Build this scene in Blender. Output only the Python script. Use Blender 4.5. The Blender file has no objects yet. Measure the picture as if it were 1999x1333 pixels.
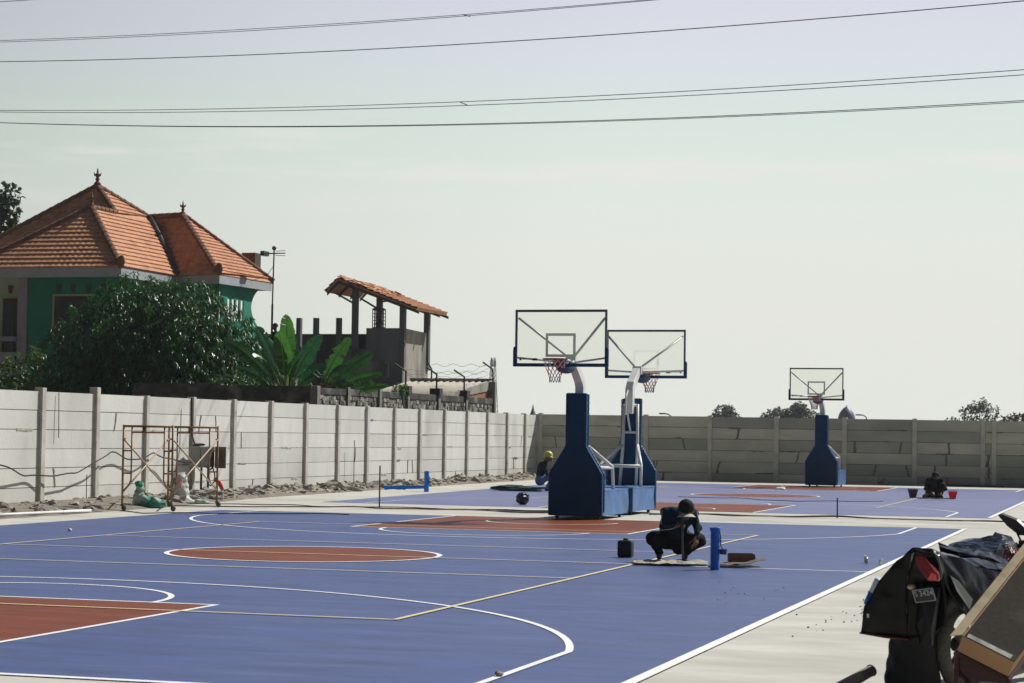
import bpy, bmesh, math, random
import numpy as np
from mathutils import Vector, Matrix, noise as mnoise

# ------------------------------------------------------------------ camera, sky, sun, exposure
scene = bpy.context.scene
COL = scene.collection
R = math.radians
CAM = Vector((18.276, -12.626, 1.624))
YAW, PIT, ROL, FPX = 0.28959, 0.043557, 0.01443, 4187.0

def camera():
    cy, sy = math.cos(YAW), math.sin(YAW)
    fw = Vector((-sy*math.cos(PIT), cy*math.cos(PIT), math.sin(PIT)))
    rt = Vector((cy, sy, 0)); up = rt.cross(fw)
    r2 = rt*math.cos(ROL)+up*math.sin(ROL); u2 = -rt*math.sin(ROL)+up*math.cos(ROL)
    cd = bpy.data.cameras.new('camera'); co = bpy.data.objects.new('camera', cd); COL.objects.link(co)
    m = Matrix.Identity(4)
    for i in range(3):
        m[i][0] = r2[i]; m[i][1] = u2[i]; m[i][2] = -fw[i]; m[i][3] = CAM[i]
    co.matrix_world = m
    cd.sensor_width = 36.0; cd.lens = FPX/1999*36.0
    cd.clip_start = 0.1; cd.clip_end = 3000
    cd.dof.use_dof = True; cd.dof.focus_distance = 34.0; cd.dof.aperture_fstop = 8.0
    scene.camera = co
camera()

SUN = Vector((0.55, 0.72, 1.0)).normalized()          # towards the sun
SUN_EL = math.asin(SUN.z); SUN_AZ = math.atan2(SUN.x, SUN.y)
sd = bpy.data.lights.new('sun', 'SUN'); so = bpy.data.objects.new('sun', sd); COL.objects.link(so)
sd.energy = 5.2; sd.angle = R(0.6); sd.color = (1.0, 0.97, 0.915)
so.rotation_euler = SUN.to_track_quat('Z', 'Y').to_euler(); so.location = (30, 30, 60)

scene.view_settings.view_transform = 'Standard'
scene.view_settings.look = 'None'
scene.view_settings.exposure = 0.0
scene.view_settings.gamma = 1.0
scene.view_settings.use_curve_mapping = False
scene.cycles.max_bounces = 8
scene.cycles.transparent_max_bounces = 24

def srgb(r, g, b):
    f = lambda c: (c/255/12.92) if c/255 <= .04045 else ((c/255+.055)/1.055)**2.4
    return (f(r), f(g), f(b), 1)

def world():
    w = bpy.data.worlds.new('World'); scene.world = w; w.use_nodes = True
    nt = w.node_tree; N = nt.nodes; L = nt.links; N.clear()
    out = N.new('ShaderNodeOutputWorld'); bg = N.new('ShaderNodeBackground')
    tc = N.new('ShaderNodeTexCoord'); sep = N.new('ShaderNodeSeparateXYZ')
    L.new(tc.outputs['Generated'], sep.inputs[0])
    ramp = N.new('ShaderNodeValToRGB'); L.new(sep.outputs['Z'], ramp.inputs[0])
    cr = ramp.color_ramp
    stops = [(0.0, srgb(229, 230, 223)), (.06, srgb(227, 229, 221)), (.105, srgb(224, 230, 223)),
             (.145, srgb(214, 227, 219)), (.172, srgb(215, 221, 226)), (.21, srgb(212, 212, 226)), (.45, srgb(135, 158, 200)), (1.0, srgb(85, 120, 175))]
    cr.elements[0].position = stops[0][0]; cr.elements[0].color = stops[0][1]
    cr.elements[1].position = 1.0; cr.elements[1].color = stops[-1][1]
    for p, c in stops[1:-1]:
        e = cr.elements.new(p); e.color = c
    # hazy sky is brighter on the sun's side
    dot = N.new('ShaderNodeVectorMath'); dot.operation = 'DOT_PRODUCT'
    L.new(tc.outputs['Generated'], dot.inputs[0])
    h = Vector((math.sin(R(12)), math.cos(R(12)), 0)); dot.inputs[1].default_value = h
    half = N.new('ShaderNodeMath'); half.operation = 'MULTIPLY_ADD'; L.new(dot.outputs['Value'], half.inputs[0]); half.inputs[1].default_value = .5; half.inputs[2].default_value = .5
    mr = N.new('ShaderNodeValToRGB'); L.new(half.outputs[0], mr.inputs[0]); q = mr.color_ramp
    q.elements[0].position = .35; q.elements[0].color = (.13, .13, .13, 1); q.elements[1].position = .945; q.elements[1].color = (1, 1, 1, 1)
    for p, v in ((.78, .50), (.865, .76), (.905, .90)):
        e = q.elements.new(p); e.color = (v, v*1.01, v, 1)
    mul = N.new('ShaderNodeMixRGB'); mul.blend_type = 'MULTIPLY'; mul.inputs[0].default_value = 1
    L.new(ramp.outputs[0], mul.inputs[1]); L.new(mr.outputs[0], mul.inputs[2])
    # thin wisps of cloud low in the sky
    mp = N.new('ShaderNodeMapping'); L.new(tc.outputs['Generated'], mp.inputs[0])
    mp.inputs['Scale'].default_value = (7, 7, 60)
    no = N.new('ShaderNodeTexNoise'); L.new(mp.outputs[0], no.inputs[0]); no.inputs['Scale'].default_value = 1.0
    no.inputs['Detail'].default_value = 6; no.inputs['Roughness'].default_value = .6
    c1 = N.new('ShaderNodeMapRange'); L.new(no.outputs[0], c1.inputs[0]); c1.inputs[1].default_value = .48; c1.inputs[2].default_value = .68
    band = N.new('ShaderNodeValToRGB'); L.new(sep.outputs['Z'], band.inputs[0])
    b = band.color_ramp; b.elements[0].position = .098; b.elements[0].color = (0, 0, 0, 1)
    b.elements[1].position = .152; b.elements[1].color = (0, 0, 0, 1)
    e = b.elements.new(.126); e.color = (1, 1, 1, 1)
    cm = N.new('ShaderNodeMath'); cm.operation = 'MULTIPLY'; L.new(c1.outputs[0], cm.inputs[0]); L.new(band.outputs[0], cm.inputs[1])
    cm2 = N.new('ShaderNodeMath'); cm2.operation = 'MULTIPLY'; L.new(cm.outputs[0], cm2.inputs[0]); cm2.inputs[1].default_value = .8
    cl = N.new('ShaderNodeMixRGB'); L.new(cm2.outputs[0], cl.inputs[0]); L.new(mul.outputs[0], cl.inputs[1])
    cl.inputs[2].default_value = srgb(234, 229, 225)
    # clear-sky term from the sky model
    sky = N.new('ShaderNodeTexSky'); sky.sky_type = 'NISHITA'; sky.sun_disc = False
    sky.sun_elevation = SUN_EL; sky.sun_rotation = SUN_AZ; sky.dust_density = 3.0
    k = N.new('ShaderNodeMixRGB'); k.blend_type = 'MULTIPLY'; k.inputs[0].default_value = 1
    L.new(sky.outputs[0], k.inputs[1]); k.inputs[2].default_value = (.06, .06, .06, 1)
    mix = N.new('ShaderNodeMixRGB'); mix.inputs[0].default_value = 0.03
    L.new(cl.outputs[0], mix.inputs[1]); L.new(k.outputs[0], mix.inputs[2])
    L.new(mix.outputs[0], bg.inputs[0]); bg.inputs[1].default_value = 1.06
    L.new(bg.outputs[0], out.inputs[0])
world()

# ------------------------------------------------------------------ helpers
rnd = random.Random(7)
MATS = {}

def pmat(name, col, rough=.7, var=.12, scale=3.0, stretch=(1, 1, 1), bump=0.0, bscale=30.0, spec=.4, metal=0.0, col2=None, blotch=None, speck=None, transl=0.0, coat=0.0):
    """procedural principled material: two-octave colour variation, optional second colour in blotches, specks, bump"""
    if name in MATS: return MATS[name]
    m = bpy.data.materials.new(name); m.use_nodes = True; MATS[name] = m
    nt = m.node_tree; N = nt.nodes; L = nt.links
    p = N['Principled BSDF']
    col = tuple(col[:3])
    tc = N.new('ShaderNodeTexCoord'); mp = N.new('ShaderNodeMapping'); L.new(tc.outputs['Object'], mp.inputs[0])
    mp.inputs['Scale'].default_value = stretch
    n1 = N.new('ShaderNodeTexNoise'); L.new(mp.outputs[0], n1.inputs[0]); n1.inputs['Scale'].default_value = scale
    n1.inputs['Detail'].default_value = 7; n1.inputs['Roughness'].default_value = .62
    r = N.new('ShaderNodeValToRGB'); L.new(n1.outputs[0], r.inputs[0])
    r.color_ramp.elements[0].position = .3; r.color_ramp.elements[1].position = .7
    lo = tuple(max(0, c*(1-var)) for c in col); hi = tuple(min(1, c*(1+var)) for c in col)
    r.color_ramp.elements[0].color = lo+(1,); r.color_ramp.elements[1].color = hi+(1,)
    cur = r.outputs[0]
    if col2 is not None:
        sc, t0, t1 = blotch or (1.0, .5, .65)
        n2 = N.new('ShaderNodeTexNoise'); L.new(mp.outputs[0], n2.inputs[0]); n2.inputs['Scale'].default_value = sc
        n2.inputs['Detail'].default_value = 6
        mr = N.new('ShaderNodeMapRange'); L.new(n2.outputs[0], mr.inputs[0]); mr.inputs[1].default_value = t0; mr.inputs[2].default_value = t1
        mx = N.new('ShaderNodeMixRGB'); L.new(mr.outputs[0], mx.inputs[0]); L.new(cur, mx.inputs[1]); mx.inputs[2].default_value = tuple(col2[:3])+(1,)
        cur = mx.outputs[0]
    if speck:
        sc, t, sc_col = speck
        n3 = N.new('ShaderNodeTexNoise'); L.new(tc.outputs['Object'], n3.inputs[0]); n3.inputs['Scale'].default_value = sc; n3.inputs['Detail'].default_value = 3
        mr = N.new('ShaderNodeMapRange'); L.new(n3.outputs[0], mr.inputs[0]); mr.inputs[1].default_value = t; mr.inputs[2].default_value = t+.04
        mx = N.new('ShaderNodeMixRGB'); L.new(mr.outputs[0], mx.inputs[0]); L.new(cur, mx.inputs[1]); mx.inputs[2].default_value = tuple(sc_col[:3])+(1,)
        cur = mx.outputs[0]
    L.new(cur, p.inputs['Base Color'])
    rr = N.new('ShaderNodeMapRange'); L.new(n1.outputs[0], rr.inputs[0]); rr.inputs[1].default_value = .3; rr.inputs[2].default_value = .7
    rr.inputs[3].default_value = max(.03, rough-.07); rr.inputs[4].default_value = min(1, rough+.07)
    L.new(rr.outputs[0], p.inputs['Roughness'])
    p.inputs['Specular IOR Level'].default_value = spec; p.inputs['Metallic'].default_value = metal
    if coat: p.inputs['Coat Weight'].default_value = coat; p.inputs['Coat Roughness'].default_value = .08
    if bump:
        nb = N.new('ShaderNodeTexNoise'); L.new(mp.outputs[0], nb.inputs[0]); nb.inputs['Scale'].default_value = bscale; nb.inputs['Detail'].default_value = 5
        bp = N.new('ShaderNodeBump'); L.new(nb.outputs[0], bp.inputs['Height']); bp.inputs['Strength'].default_value = min(1, bump); bp.inputs['Distance'].default_value = .02*max(1, bump)
        L.new(bp.outputs[0], p.inputs['Normal'])
    if transl:
        tr = N.new('ShaderNodeBsdfTranslucent'); L.new(cur, tr.inputs[0])
        mxs = N.new('ShaderNodeMixShader'); mxs.inputs[0].default_value = transl
        L.new(p.outputs[0], mxs.inputs[1]); L.new(tr.outputs[0], mxs.inputs[2])
        L.new(mxs.outputs[0], N['Material Output'].inputs[0])
    return m

class MB:
    """collects polygons and links them as one mesh object"""
    def __init__(s): s.v = []; s.f = []; s.m = []; s.cm = 0
    def mat(s, i): s.cm = i; return s
    def add(s, vs, fs):
        o = len(s.v); s.v += [tuple(map(float, p)) for p in vs]
        for f in fs: s.f.append(tuple(i+o for i in f)); s.m.append(s.cm)
        return s
    def box(s, c, d, rot=None):
        x, y, z = d[0]/2, d[1]/2, d[2]/2
        vs = [Vector((a*x, b*y, e*z)) for a in (-1, 1) for b in (-1, 1) for e in (-1, 1)]
        if rot is not None: vs = [rot @ v for v in vs]
        c = Vector(c)
        return s.add([v+c for v in vs], [(0, 1, 3, 2), (4, 6, 7, 5), (0, 4, 5, 1), (2, 3, 7, 6), (0, 2, 6, 4), (1, 5, 7, 3)])
    def box2(s, a, b):
        return s.box([(a[i]+b[i])/2 for i in range(3)], [abs(b[i]-a[i]) for i in range(3)])
    def prism(s, poly, off):
        """extrude a 3-D polygon by the vector off"""
        n = len(poly); off = Vector(off); P = [Vector(p) for p in poly]
        return s.add(P+[p+off for p in P], [tuple(range(n))[::-1], tuple(range(n, 2*n))]+[(i, (i+1) % n, n+(i+1) % n, n+i) for i in range(n)])
    def tube(s, pts, r, n=8, cap=True):
        P = [Vector(p) for p in pts]; k = len(P)
        rs = r if isinstance(r, (list, tuple)) else [r]*k
        vs = []; ref = None
        for i in range(k):
            t = (P[min(i+1, k-1)]-P[max(i-1, 0)])
            t = t.normalized() if t.length > 1e-9 else Vector((0, 0, 1))
            if ref is None: ref = Vector((0, 0, 1)) if abs(t.z) < .9 else Vector((1, 0, 0))
            a = (ref - t*ref.dot(t)).normalized(); b = t.cross(a); ref = a
            for j in range(n):
                th = 2*math.pi*j/n; vs.append(P[i]+a*(math.cos(th)*rs[i])+b*(math.sin(th)*rs[i]))
        fs = [(i*n+j, i*n+(j+1) % n, (i+1)*n+(j+1) % n, (i+1)*n+j) for i in range(k-1) for j in range(n)]
        if cap: fs += [tuple(range(n))[::-1], tuple(range((k-1)*n, k*n))]
        return s.add(vs, fs)
    def lathe(s, prof, c=(0, 0, 0), n=16, axis=None):
        c = Vector(c); vs = []; q = Vector((0, 0, 1)).rotation_difference(Vector(axis)).to_matrix() if axis is not None else None
        for (r, z) in prof:
            for j in range(n):
                th = 2*math.pi*j/n; p = Vector((r*math.cos(th), r*math.sin(th), z))
                vs.append(c+(q @ p if q is not None else p))
        k = len(prof)
        fs = [(i*n+j, i*n+(j+1) % n, (i+1)*n+(j+1) % n, (i+1)*n+j) for i in range(k-1) for j in range(n)]
        fs += [tuple(range(n))[::-1], tuple(range((k-1)*n, k*n))]
        return s.add(vs, fs)
    def ico(s, c, rad, sub=2, amp=.0, freq=1.0, seed=0, flat=None):
        bm = bmesh.new(); bmesh.ops.create_icosphere(bm, subdivisions=sub, radius=1.0)
        rad = rad if isinstance(rad, (tuple, list)) else (rad,)*3
        vs = []
        for v in bm.verts:
            p = v.co.copy()
            d = 1+amp*mnoise.noise(p*freq+Vector((seed*3.7, seed*1.3, seed*.7)))
            p = Vector((p.x*rad[0]*d, p.y*rad[1]*d, p.z*rad[2]*d))
            vs.append(p+Vector(c))
        fs = [tuple(v.index for v in f.verts) for f in bm.faces]; bm.free()
        return s.add(vs, fs)
    def build(s, name, mats, parent=None, smooth=False, bevel=0.0, angle=None):
        me = bpy.data.meshes.new(name); me.from_pydata(s.v, [], s.f)
        mats = mats if isinstance(mats, (list, tuple)) else [mats]
        for m in mats: me.materials.append(m)
        if len(mats) > 1: me.polygons.foreach_set('material_index', s.m)
        me.update()
        bm = bmesh.new(); bm.from_mesh(me); bmesh.ops.recalc_face_normals(bm, faces=bm.faces); bm.to_mesh(me); bm.free()
        if smooth: me.polygons.foreach_set('use_smooth', [True]*len(me.polygons))
        if angle: me.set_sharp_from_angle(angle=R(angle))
        o = bpy.data.objects.new(name, me); COL.objects.link(o)
        if parent: o.parent = parent
        if bevel:
            b = o.modifiers.new('bevel', 'BEVEL'); b.width = bevel; b.segments = 2; b.limit_method = 'ANGLE'
        return o

def npmesh(name, V, F, mats, parent=None, smooth=False, mi=None):
    me = bpy.data.meshes.new(name); k = F.shape[1]
    me.vertices.add(len(V)); me.vertices.foreach_set('co', np.ascontiguousarray(V, np.float32).ravel())
    me.loops.add(F.size); me.loops.foreach_set('vertex_index', np.ascontiguousarray(F, np.int32).ravel())
    me.polygons.add(len(F)); me.polygons.foreach_set('loop_start', np.arange(0, F.size, k, dtype=np.int32))
    try: me.polygons.foreach_set('loop_total', np.full(len(F), k, dtype=np.int32))
    except Exception: pass
    for m in (mats if isinstance(mats, (list, tuple)) else [mats]): me.materials.append(m)
    if mi is not None: me.polygons.foreach_set('material_index', np.ascontiguousarray(mi, np.int32))
    if smooth: me.polygons.foreach_set('use_smooth', np.ones(len(F), bool))
    me.update(calc_edges=True); me.validate()
    o = bpy.data.objects.new(name, me); COL.objects.link(o)
    if parent: o.parent = parent
    return o

def tag(o, label, cat, group=None):
    o['label'] = label; o['category'] = cat
    if group: o['group'] = group
    return o

def thing(name, label, cat, loc=(0, 0, 0), rz=0, group=None):
    o = bpy.data.objects.new(name, None); COL.objects.link(o); o.location = loc; o.rotation_euler = (0, 0, rz)
    o.empty_display_size = .2
    return tag(o, label, cat, group)

def struct(o): o['kind'] = 'structure'; return o

def copy_tree(o, parent=None):
    c = o.copy(); COL.objects.link(c)
    if parent: c.parent = parent
    for ch in o.children: copy_tree(ch, c)
    return c

# ---- smooth solid bodies (people, sacks): union of round cones on a grid, surfaced by surface nets
def sdf_body(name, prims, mats, h=.012, parent=None, bump=None):
    """prims: (p0, p1, r0, r1, material, blend[, flatten-vector-scale])"""
    pts = np.array([p for q in prims for p in (q[0], q[1])], float); rr = max(max(q[2], q[3]) for q in prims)
    lo = pts.min(0)-rr-.05; hi = pts.max(0)+rr+.05
    n = np.ceil((hi-lo)/h).astype(int)+1
    ax = [lo[i]+h*np.arange(n[i]) for i in range(3)]
    D = np.full(n, 1.0, np.float32); RAW = np.full(n, 9.0, np.float32); ID = np.zeros(n, np.int8)
    for q in prims:
        a = np.array(q[0], float); b = np.array(q[1], float); r0, r1, mid, k = q[2:6]
        pad = max(r0, r1)+max(.06, k*1.5)
        i0 = np.maximum(np.floor((np.minimum(a, b)-pad-lo)/h).astype(int), 0); i1 = np.minimum(np.ceil((np.maximum(a, b)+pad-lo)/h).astype(int)+1, n)
        X, Y, Z = np.meshgrid(ax[0][i0[0]:i1[0]], ax[1][i0[1]:i1[1]], ax[2][i0[2]:i1[2]], indexing='ij')
        d = b-a; L2 = max(d@d, 1e-9)
        t = np.clip(((X-a[0])*d[0]+(Y-a[1])*d[1]+(Z-a[2])*d[2])/L2, 0, 1)
        dist = np.sqrt((X-a[0]-t*d[0])**2+(Y-a[1]-t*d[1])**2+(Z-a[2]-t*d[2])**2)-(r0+(r1-r0)*t)
        sl = tuple(slice(i0[i], i1[i]) for i in range(3))
        hh = np.clip(.5+.5*(D[sl]-dist)/k, 0, 1)
        D[sl] = D[sl]*(1-hh)+dist*hh-k*hh*(1-hh)
        m = dist < RAW[sl]; RAW[sl] = np.where(m, dist, RAW[sl]); ID[sl] = np.where(m, mid, ID[sl])
    if bump is not None:
        X, Y, Z = np.meshgrid(*ax, indexing='ij'); D = D+bump(X, Y, Z).astype(np.float32)
    ins = D < 0
    c = [ins[i:n[0]-1+i, j:n[1]-1+j, k:n[2]-1+k] for i in (0, 1) for j in (0, 1) for k in (0, 1)]
    cnt = sum(x.astype(np.int8) for x in c); act = (cnt > 0) & (cnt < 8)
    ii = np.argwhere(act); idx = np.full(act.shape, -1, np.int64); idx[act] = np.arange(len(ii))
    P = np.zeros((len(ii), 3)); W = np.zeros(len(ii))
    cor = [(0, 0, 0), (0, 0, 1), (0, 1, 0), (0, 1, 1), (1, 0, 0), (1, 0, 1), (1, 1, 0), (1, 1, 1)]
    val = np.stack([D[ii[:, 0]+o[0], ii[:, 1]+o[1], ii[:, 2]+o[2]] for o in cor], -1)
    for e0 in range(8):
        for e1 in range(e0+1, 8):
            o0, o1 = np.array(cor[e0]), np.array(cor[e1])
            if abs(o0-o1).sum() != 1: continue
            a, b = val[:, e0], val[:, e1]; x = (a < 0) != (b < 0)
            t = np.where(x, a/np.where(x, a-b, 1), 0)
            P += np.where(x[:, None], o0+t[:, None]*(o1-o0), 0); W += x
    V = lo+h*(ii+P/W[:, None])
    F = []
    for axn in range(3):
        s0 = [slice(1, n[i]-1) for i in range(3)]; s0[axn] = slice(0, n[axn]-1); s1 = list(s0); s1[axn] = slice(1, n[axn])
        A = ins[tuple(s0)]; B = ins[tuple(s1)]; E = np.argwhere(A != B)
        if not len(E): continue
        flip = A[E[:, 0], E[:, 1], E[:, 2]]
        base = E.copy()
        for i in range(3):
            if i != axn: base[:, i] += 1
        o1, o2 = [(1, 2), (2, 0), (0, 1)][axn]
        def cell(d1, d2):
            q = base.copy(); q[:, o1] -= d1; q[:, o2] -= d2; return idx[q[:, 0], q[:, 1], q[:, 2]]
        Q = np.stack([cell(1, 1), cell(0, 1), cell(0, 0), cell(1, 0)], -1)
        Q[~flip] = Q[~flip][:, ::-1]
        F.append(Q)
    F = np.concatenate(F)
    cen = V[F].mean(1); g = np.clip(np.round((cen-lo)/h).astype(int), 0, n-1)
    mi = ID[g[:, 0], g[:, 1], g[:, 2]]
    return npmesh(name, V, F, mats, parent, True, mi)
# ------------------------------------------------------------------ ground and courts
M_ground = pmat('dry_soil', (.20, .17, .13), .95, .3, .8, bump=.5, bscale=6)
M_conc = pmat('concrete_apron', (.485, .47, .41), .85, .17, 1.1, stretch=(.7, 1.5, 1), bump=.25, bscale=9, spec=.3, col2=(.39, .37, .31), blotch=(.6, .48, .70), speck=(60, .70, (.22, .2, .17)))
M_white = pmat('line_paint_white', (.78, .78, .76), .6, .06, 4)
M_yellow = pmat('line_paint_yellow', (.66, .56, .30), .6, .08, 4)

def court_mat(name, c, c2, spec=.4, dust=(.035, .035, .035), sheen=.2):
    m = pmat(name, c, .50, .22, 1.1, stretch=(.55, 1.7, 1), spec=spec, bump=.12, bscale=40, col2=c2, blotch=(.5, .44, .76), speck=(38, .735, tuple(x*.45 for x in c)))
    nt = m.node_tree; N = nt.nodes; L = nt.links; p = N['Principled BSDF']
    tc = N.new('ShaderNodeTexCoord')
    def layer(sc, stretch, t0, t1, col, fac, rot=0.0, detail=6):
        src = p.inputs['Base Color'].links[0].from_socket
        mp = N.new('ShaderNodeMapping'); L.new(tc.outputs['Object'], mp.inputs[0]); mp.inputs['Scale'].default_value = stretch; mp.inputs['Rotation'].default_value = (0, 0, rot)
        n = N.new('ShaderNodeTexNoise'); L.new(mp.outputs[0], n.inputs[0]); n.inputs['Scale'].default_value = sc; n.inputs['Detail'].default_value = detail; n.inputs['Roughness'].default_value = .65
        r = N.new('ShaderNodeMapRange'); L.new(n.outputs[0], r.inputs[0]); r.inputs[1].default_value = t0; r.inputs[2].default_value = t1; r.inputs[3].default_value = 0; r.inputs[4].default_value = fac
        x = N.new('ShaderNodeMixRGB'); L.new(r.outputs[0], x.inputs[0]); L.new(src, x.inputs[1]); x.inputs[2].default_value = tuple(col)+(1,); L.new(x.outputs[0], p.inputs['Base Color'])
    layer(2.6, (.35, 1.5, 1), .50, .70, tuple(v*.55 for v in c), .95)          # squeegee streaks, darker
    layer(1.9, (.30, 1.7, 1), .52, .74, tuple(v*1.25+d for v, d in zip(c, dust)), .9)    # thin dusty streaks
    layer(.22, (1, 1.3, 1), .46, .70, tuple(v*.95+d*1.2 for v, d in zip(c, dust)), .45)        # wide dusty patches
    layer(7.0, (1, 1, 1), .60, .72, tuple(v*.9+d*1.4 for v, d in zip(c, dust)), .30, .4)      # scuffs and footprints
    p.inputs['Sheen Weight'].default_value = sheen; p.inputs['Sheen Roughness'].default_value = .35; p.inputs['Sheen Tint'].default_value = (.9, .92, 1, 1)
    return m
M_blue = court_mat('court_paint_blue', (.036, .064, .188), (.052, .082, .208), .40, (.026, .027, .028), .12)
M_blue_hazed = court_mat('hazed_court_paint_blue', (.098, .112, .265), (.135, .148, .29), .5, (.05, .05, .05), .3)  # far court blue lightened: haze and glare put into its colour
M_red = court_mat('court_paint_red', (.165, .040, .013), (.190, .052, .019), .12, (.035, .018, .010), .0)

def sheet(name, poly, z, m):
    b = MB(); b.add([(p[0], p[1], z) for p in poly], [tuple(range(len(poly)))])
    return struct(b.build(name, m))

# one big ground sheet, finely cut near the courts is not needed: it is flat
sheet('ground', [(-1500, -300), (1500, -300), (1500, 2500), (-1500, 2500)], -.02, M_ground)
ap = MB()
apron = [(-2.2, -30), (40, -30), (40, 66.85), (-4.2, 66.85), (-3.4, 62), (-3.1, 48), (-2.7, 36), (-1.7, 29), (-1.45, 24), (-1.3, 20)]
sheet('pavement', apron, 0.0, M_conc)

zc = [.004]
def nz(d=.004): zc[0] += d; return zc[0]
sheet('court', [(0, .05), (15, .05), (15, 28), (0, 28)], .004, M_blue)
sheet('court', [(-.2, 34), (15, 34), (15, 62), (-1.2, 62)], .004, M_blue_hazed)
def rect(name, x0, x1, y0, y1, z, m): return sheet(name, [(x0, y0), (x1, y0), (x1, y1), (x0, y1)], z, m)
def ringsheet(name, cx, cy, r0, r1, a0, a1, z, m, n=96):
    b = MB(); vs = []
    for i in range(n+1):
        a = a0+(a1-a0)*i/n
        vs += [(cx+r0*math.cos(a), cy+r0*math.sin(a), z), (cx+r1*math.cos(a), cy+r1*math.sin(a), z)]
    b.add(vs, [(2*i, 2*i+1, 2*i+3, 2*i+2) for i in range(n)])
    return struct(b.build(name, m))
def disc(name, cx, cy, r, z, m, n=96):
    return sheet(name, [(cx+r*math.cos(2*math.pi*i/n), cy+r*math.sin(2*math.pi*i/n)) for i in range(n)], z, m)
LW = .06
for (y0, flip) in ((0, 1), (28, -1), (34, 1), (62, -1)):
    Y = lambda d: y0+flip*d
    lo = lambda a, b: (min(Y(a), Y(b)), max(Y(a), Y(b)))
    a, b = lo(0, 5.8)
    rect('court_key', 5.05, 9.95, a, b, .006, M_red)
    for x in (5.05, 9.95):
        rect('court_line', x-LW/2, x+LW/2, a, b, .0075, M_white)
    a, b = lo(5.8-LW/2, 5.8+LW/2); rect('court_line', 5.02, 9.98, a, b, .0085, M_white)
    s = 1 if flip == 1 else -1
    a0, a1 = (0, math.pi) if flip == 1 else (math.pi, 2*math.pi)
    ringsheet('court_line', 7.5, Y(5.8), 1.77, 1.83, a0, a1, .0075, M_white)
    # three-point line
    yc = Y(1.575); ang = math.asin((2.99-1.575)/6.75)
    if flip == 1: ringsheet('court_line', 7.5, yc, 6.72, 6.78, ang, math.pi-ang, .0095, M_white, 160)
    else: ringsheet('court_line', 7.5, yc, 6.72, 6.78, math.pi+ang, 2*math.pi-ang, .0095, M_white, 160)
    a, b = lo(.02, 2.99)
    for x in (.9, 14.1): rect('court_line', x-LW/2, x+LW/2, a, b, .0105, M_white)
    ringsheet('court_line', 7.5, yc, 1.23, 1.28, a0, a1, .0075, M_white)
for y0 in (0, 34):
    disc('court_circle', 7.5, y0+14, 1.78, .006, M_red)
    ringsheet('court_line', 7.5, y0+14, 1.77, 1.84, 0, 2*math.pi, .0115, M_white)
    # volleyball lines
    for x in (3, 12): rect('court_line', x-.028, x+.028, y0+5, y0+23, .0125, M_yellow)
    for d in (5, 11, 14, 17, 23): rect('court_line', 3.03, 11.97, y0+d-.025, y0+d+.025, .0135, M_yellow)
    rect('court_line', 12.03, 15, y0+13.97, y0+14.03, .0075, M_white)
    rect('court_line', 14.96, 15.05, y0+.06, y0+28, .0145, M_white)
rect('court_line', 0, 14.95, -.02, .07, .0085, M_white)

# soil strip and rubble along the left wall
b = MB(); ys = np.arange(18, 67.2, .6); vs = []; nx = 9
for y in ys:
    for i in range(nx):
        t = i/(nx-1)
        xe = np.interp(y, [18, 24, 29, 36, 48, 62, 67], [-1.2, -1.35, -1.7, -2.7, -3.1, -3.4, -4.1])
        x = -4.36+(xe+4.36+.25)*t
        hh = (.16*(1-t)**1.2*t*3.2+.05*(1-t))+.05*mnoise.noise(Vector((x*1.7, y*1.7, 0)))
        z = max(-.03, hh*np.interp(y, [18, 30, 45, 67], [.6, 1, .9, .8])) if i < nx-1 else -.03
        vs.append((x, y, z))
b.add(vs, [(j*nx+i, j*nx+i+1, (j+1)*nx+i+1, (j+1)*nx+i) for j in range(len(ys)-1) for i in range(nx-1)])
M_soil = pmat('rubble_soil', (.185, .16, .12), .95, .35, 3.0, bump=.8, bscale=18)
struct(b.build('soil', M_soil, smooth=True))
M_stone = pmat('broken_concrete', (.27, .245, .20), .9, .55, 2.6, bump=.5, bscale=14)
b = MB(); r2 = random.Random(3)
def rubble(n, y0, y1, smin, smax, big=1.0):
    for i in range(n):
        y = r2.uniform(y0, y1); xe = float(np.interp(y, [18, 24, 29, 36, 48, 62, 67], [-1.3, -1.45, -1.8, -2.8, -3.1, -3.4, -4.1]))
        t = r2.random()**.8; x = -4.25+(xe+4.25)*t
        s = r2.uniform(smin, smax)*(1 if r2.random() < .85 else 1.7)*big
        z = .10*(1-t)*t*3+.02
        b.ico((x, y, z), (s*r2.uniform(.7, 1.5), s*r2.uniform(.7, 1.5), s*r2.uniform(.45, .9)), 2 if s > .08 else 1, 1.1, 2.1, r2.uniform(0, 90))
rubble(260, 20, 30, .02, .09); rubble(520, 30, 46, .03, .12); rubble(420, 46, 66, .04, .14); rubble(90, 34, 46, .09, .16)
o = b.build('rubble', M_stone); o['kind'] = 'stuff'

# ------------------------------------------------------------------ precast concrete walls
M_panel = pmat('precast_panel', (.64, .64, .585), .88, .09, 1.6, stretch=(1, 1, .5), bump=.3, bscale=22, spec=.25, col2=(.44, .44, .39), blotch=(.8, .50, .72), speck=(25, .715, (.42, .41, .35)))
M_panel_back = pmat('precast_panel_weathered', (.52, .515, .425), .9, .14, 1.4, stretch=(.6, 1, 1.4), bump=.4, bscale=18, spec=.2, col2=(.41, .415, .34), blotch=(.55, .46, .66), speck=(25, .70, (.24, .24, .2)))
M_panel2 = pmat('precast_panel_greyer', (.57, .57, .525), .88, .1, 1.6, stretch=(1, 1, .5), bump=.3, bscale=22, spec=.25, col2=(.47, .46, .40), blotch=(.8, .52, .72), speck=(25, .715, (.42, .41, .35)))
M_panel_back2 = pmat('precast_panel_mossy', (.36, .37, .31), .9, .14, 1.4, stretch=(.6, 1, 1.4), bump=.4, bscale=18, spec=.2, col2=(.29, .305, .25), blotch=(.55, .46, .66))
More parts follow.
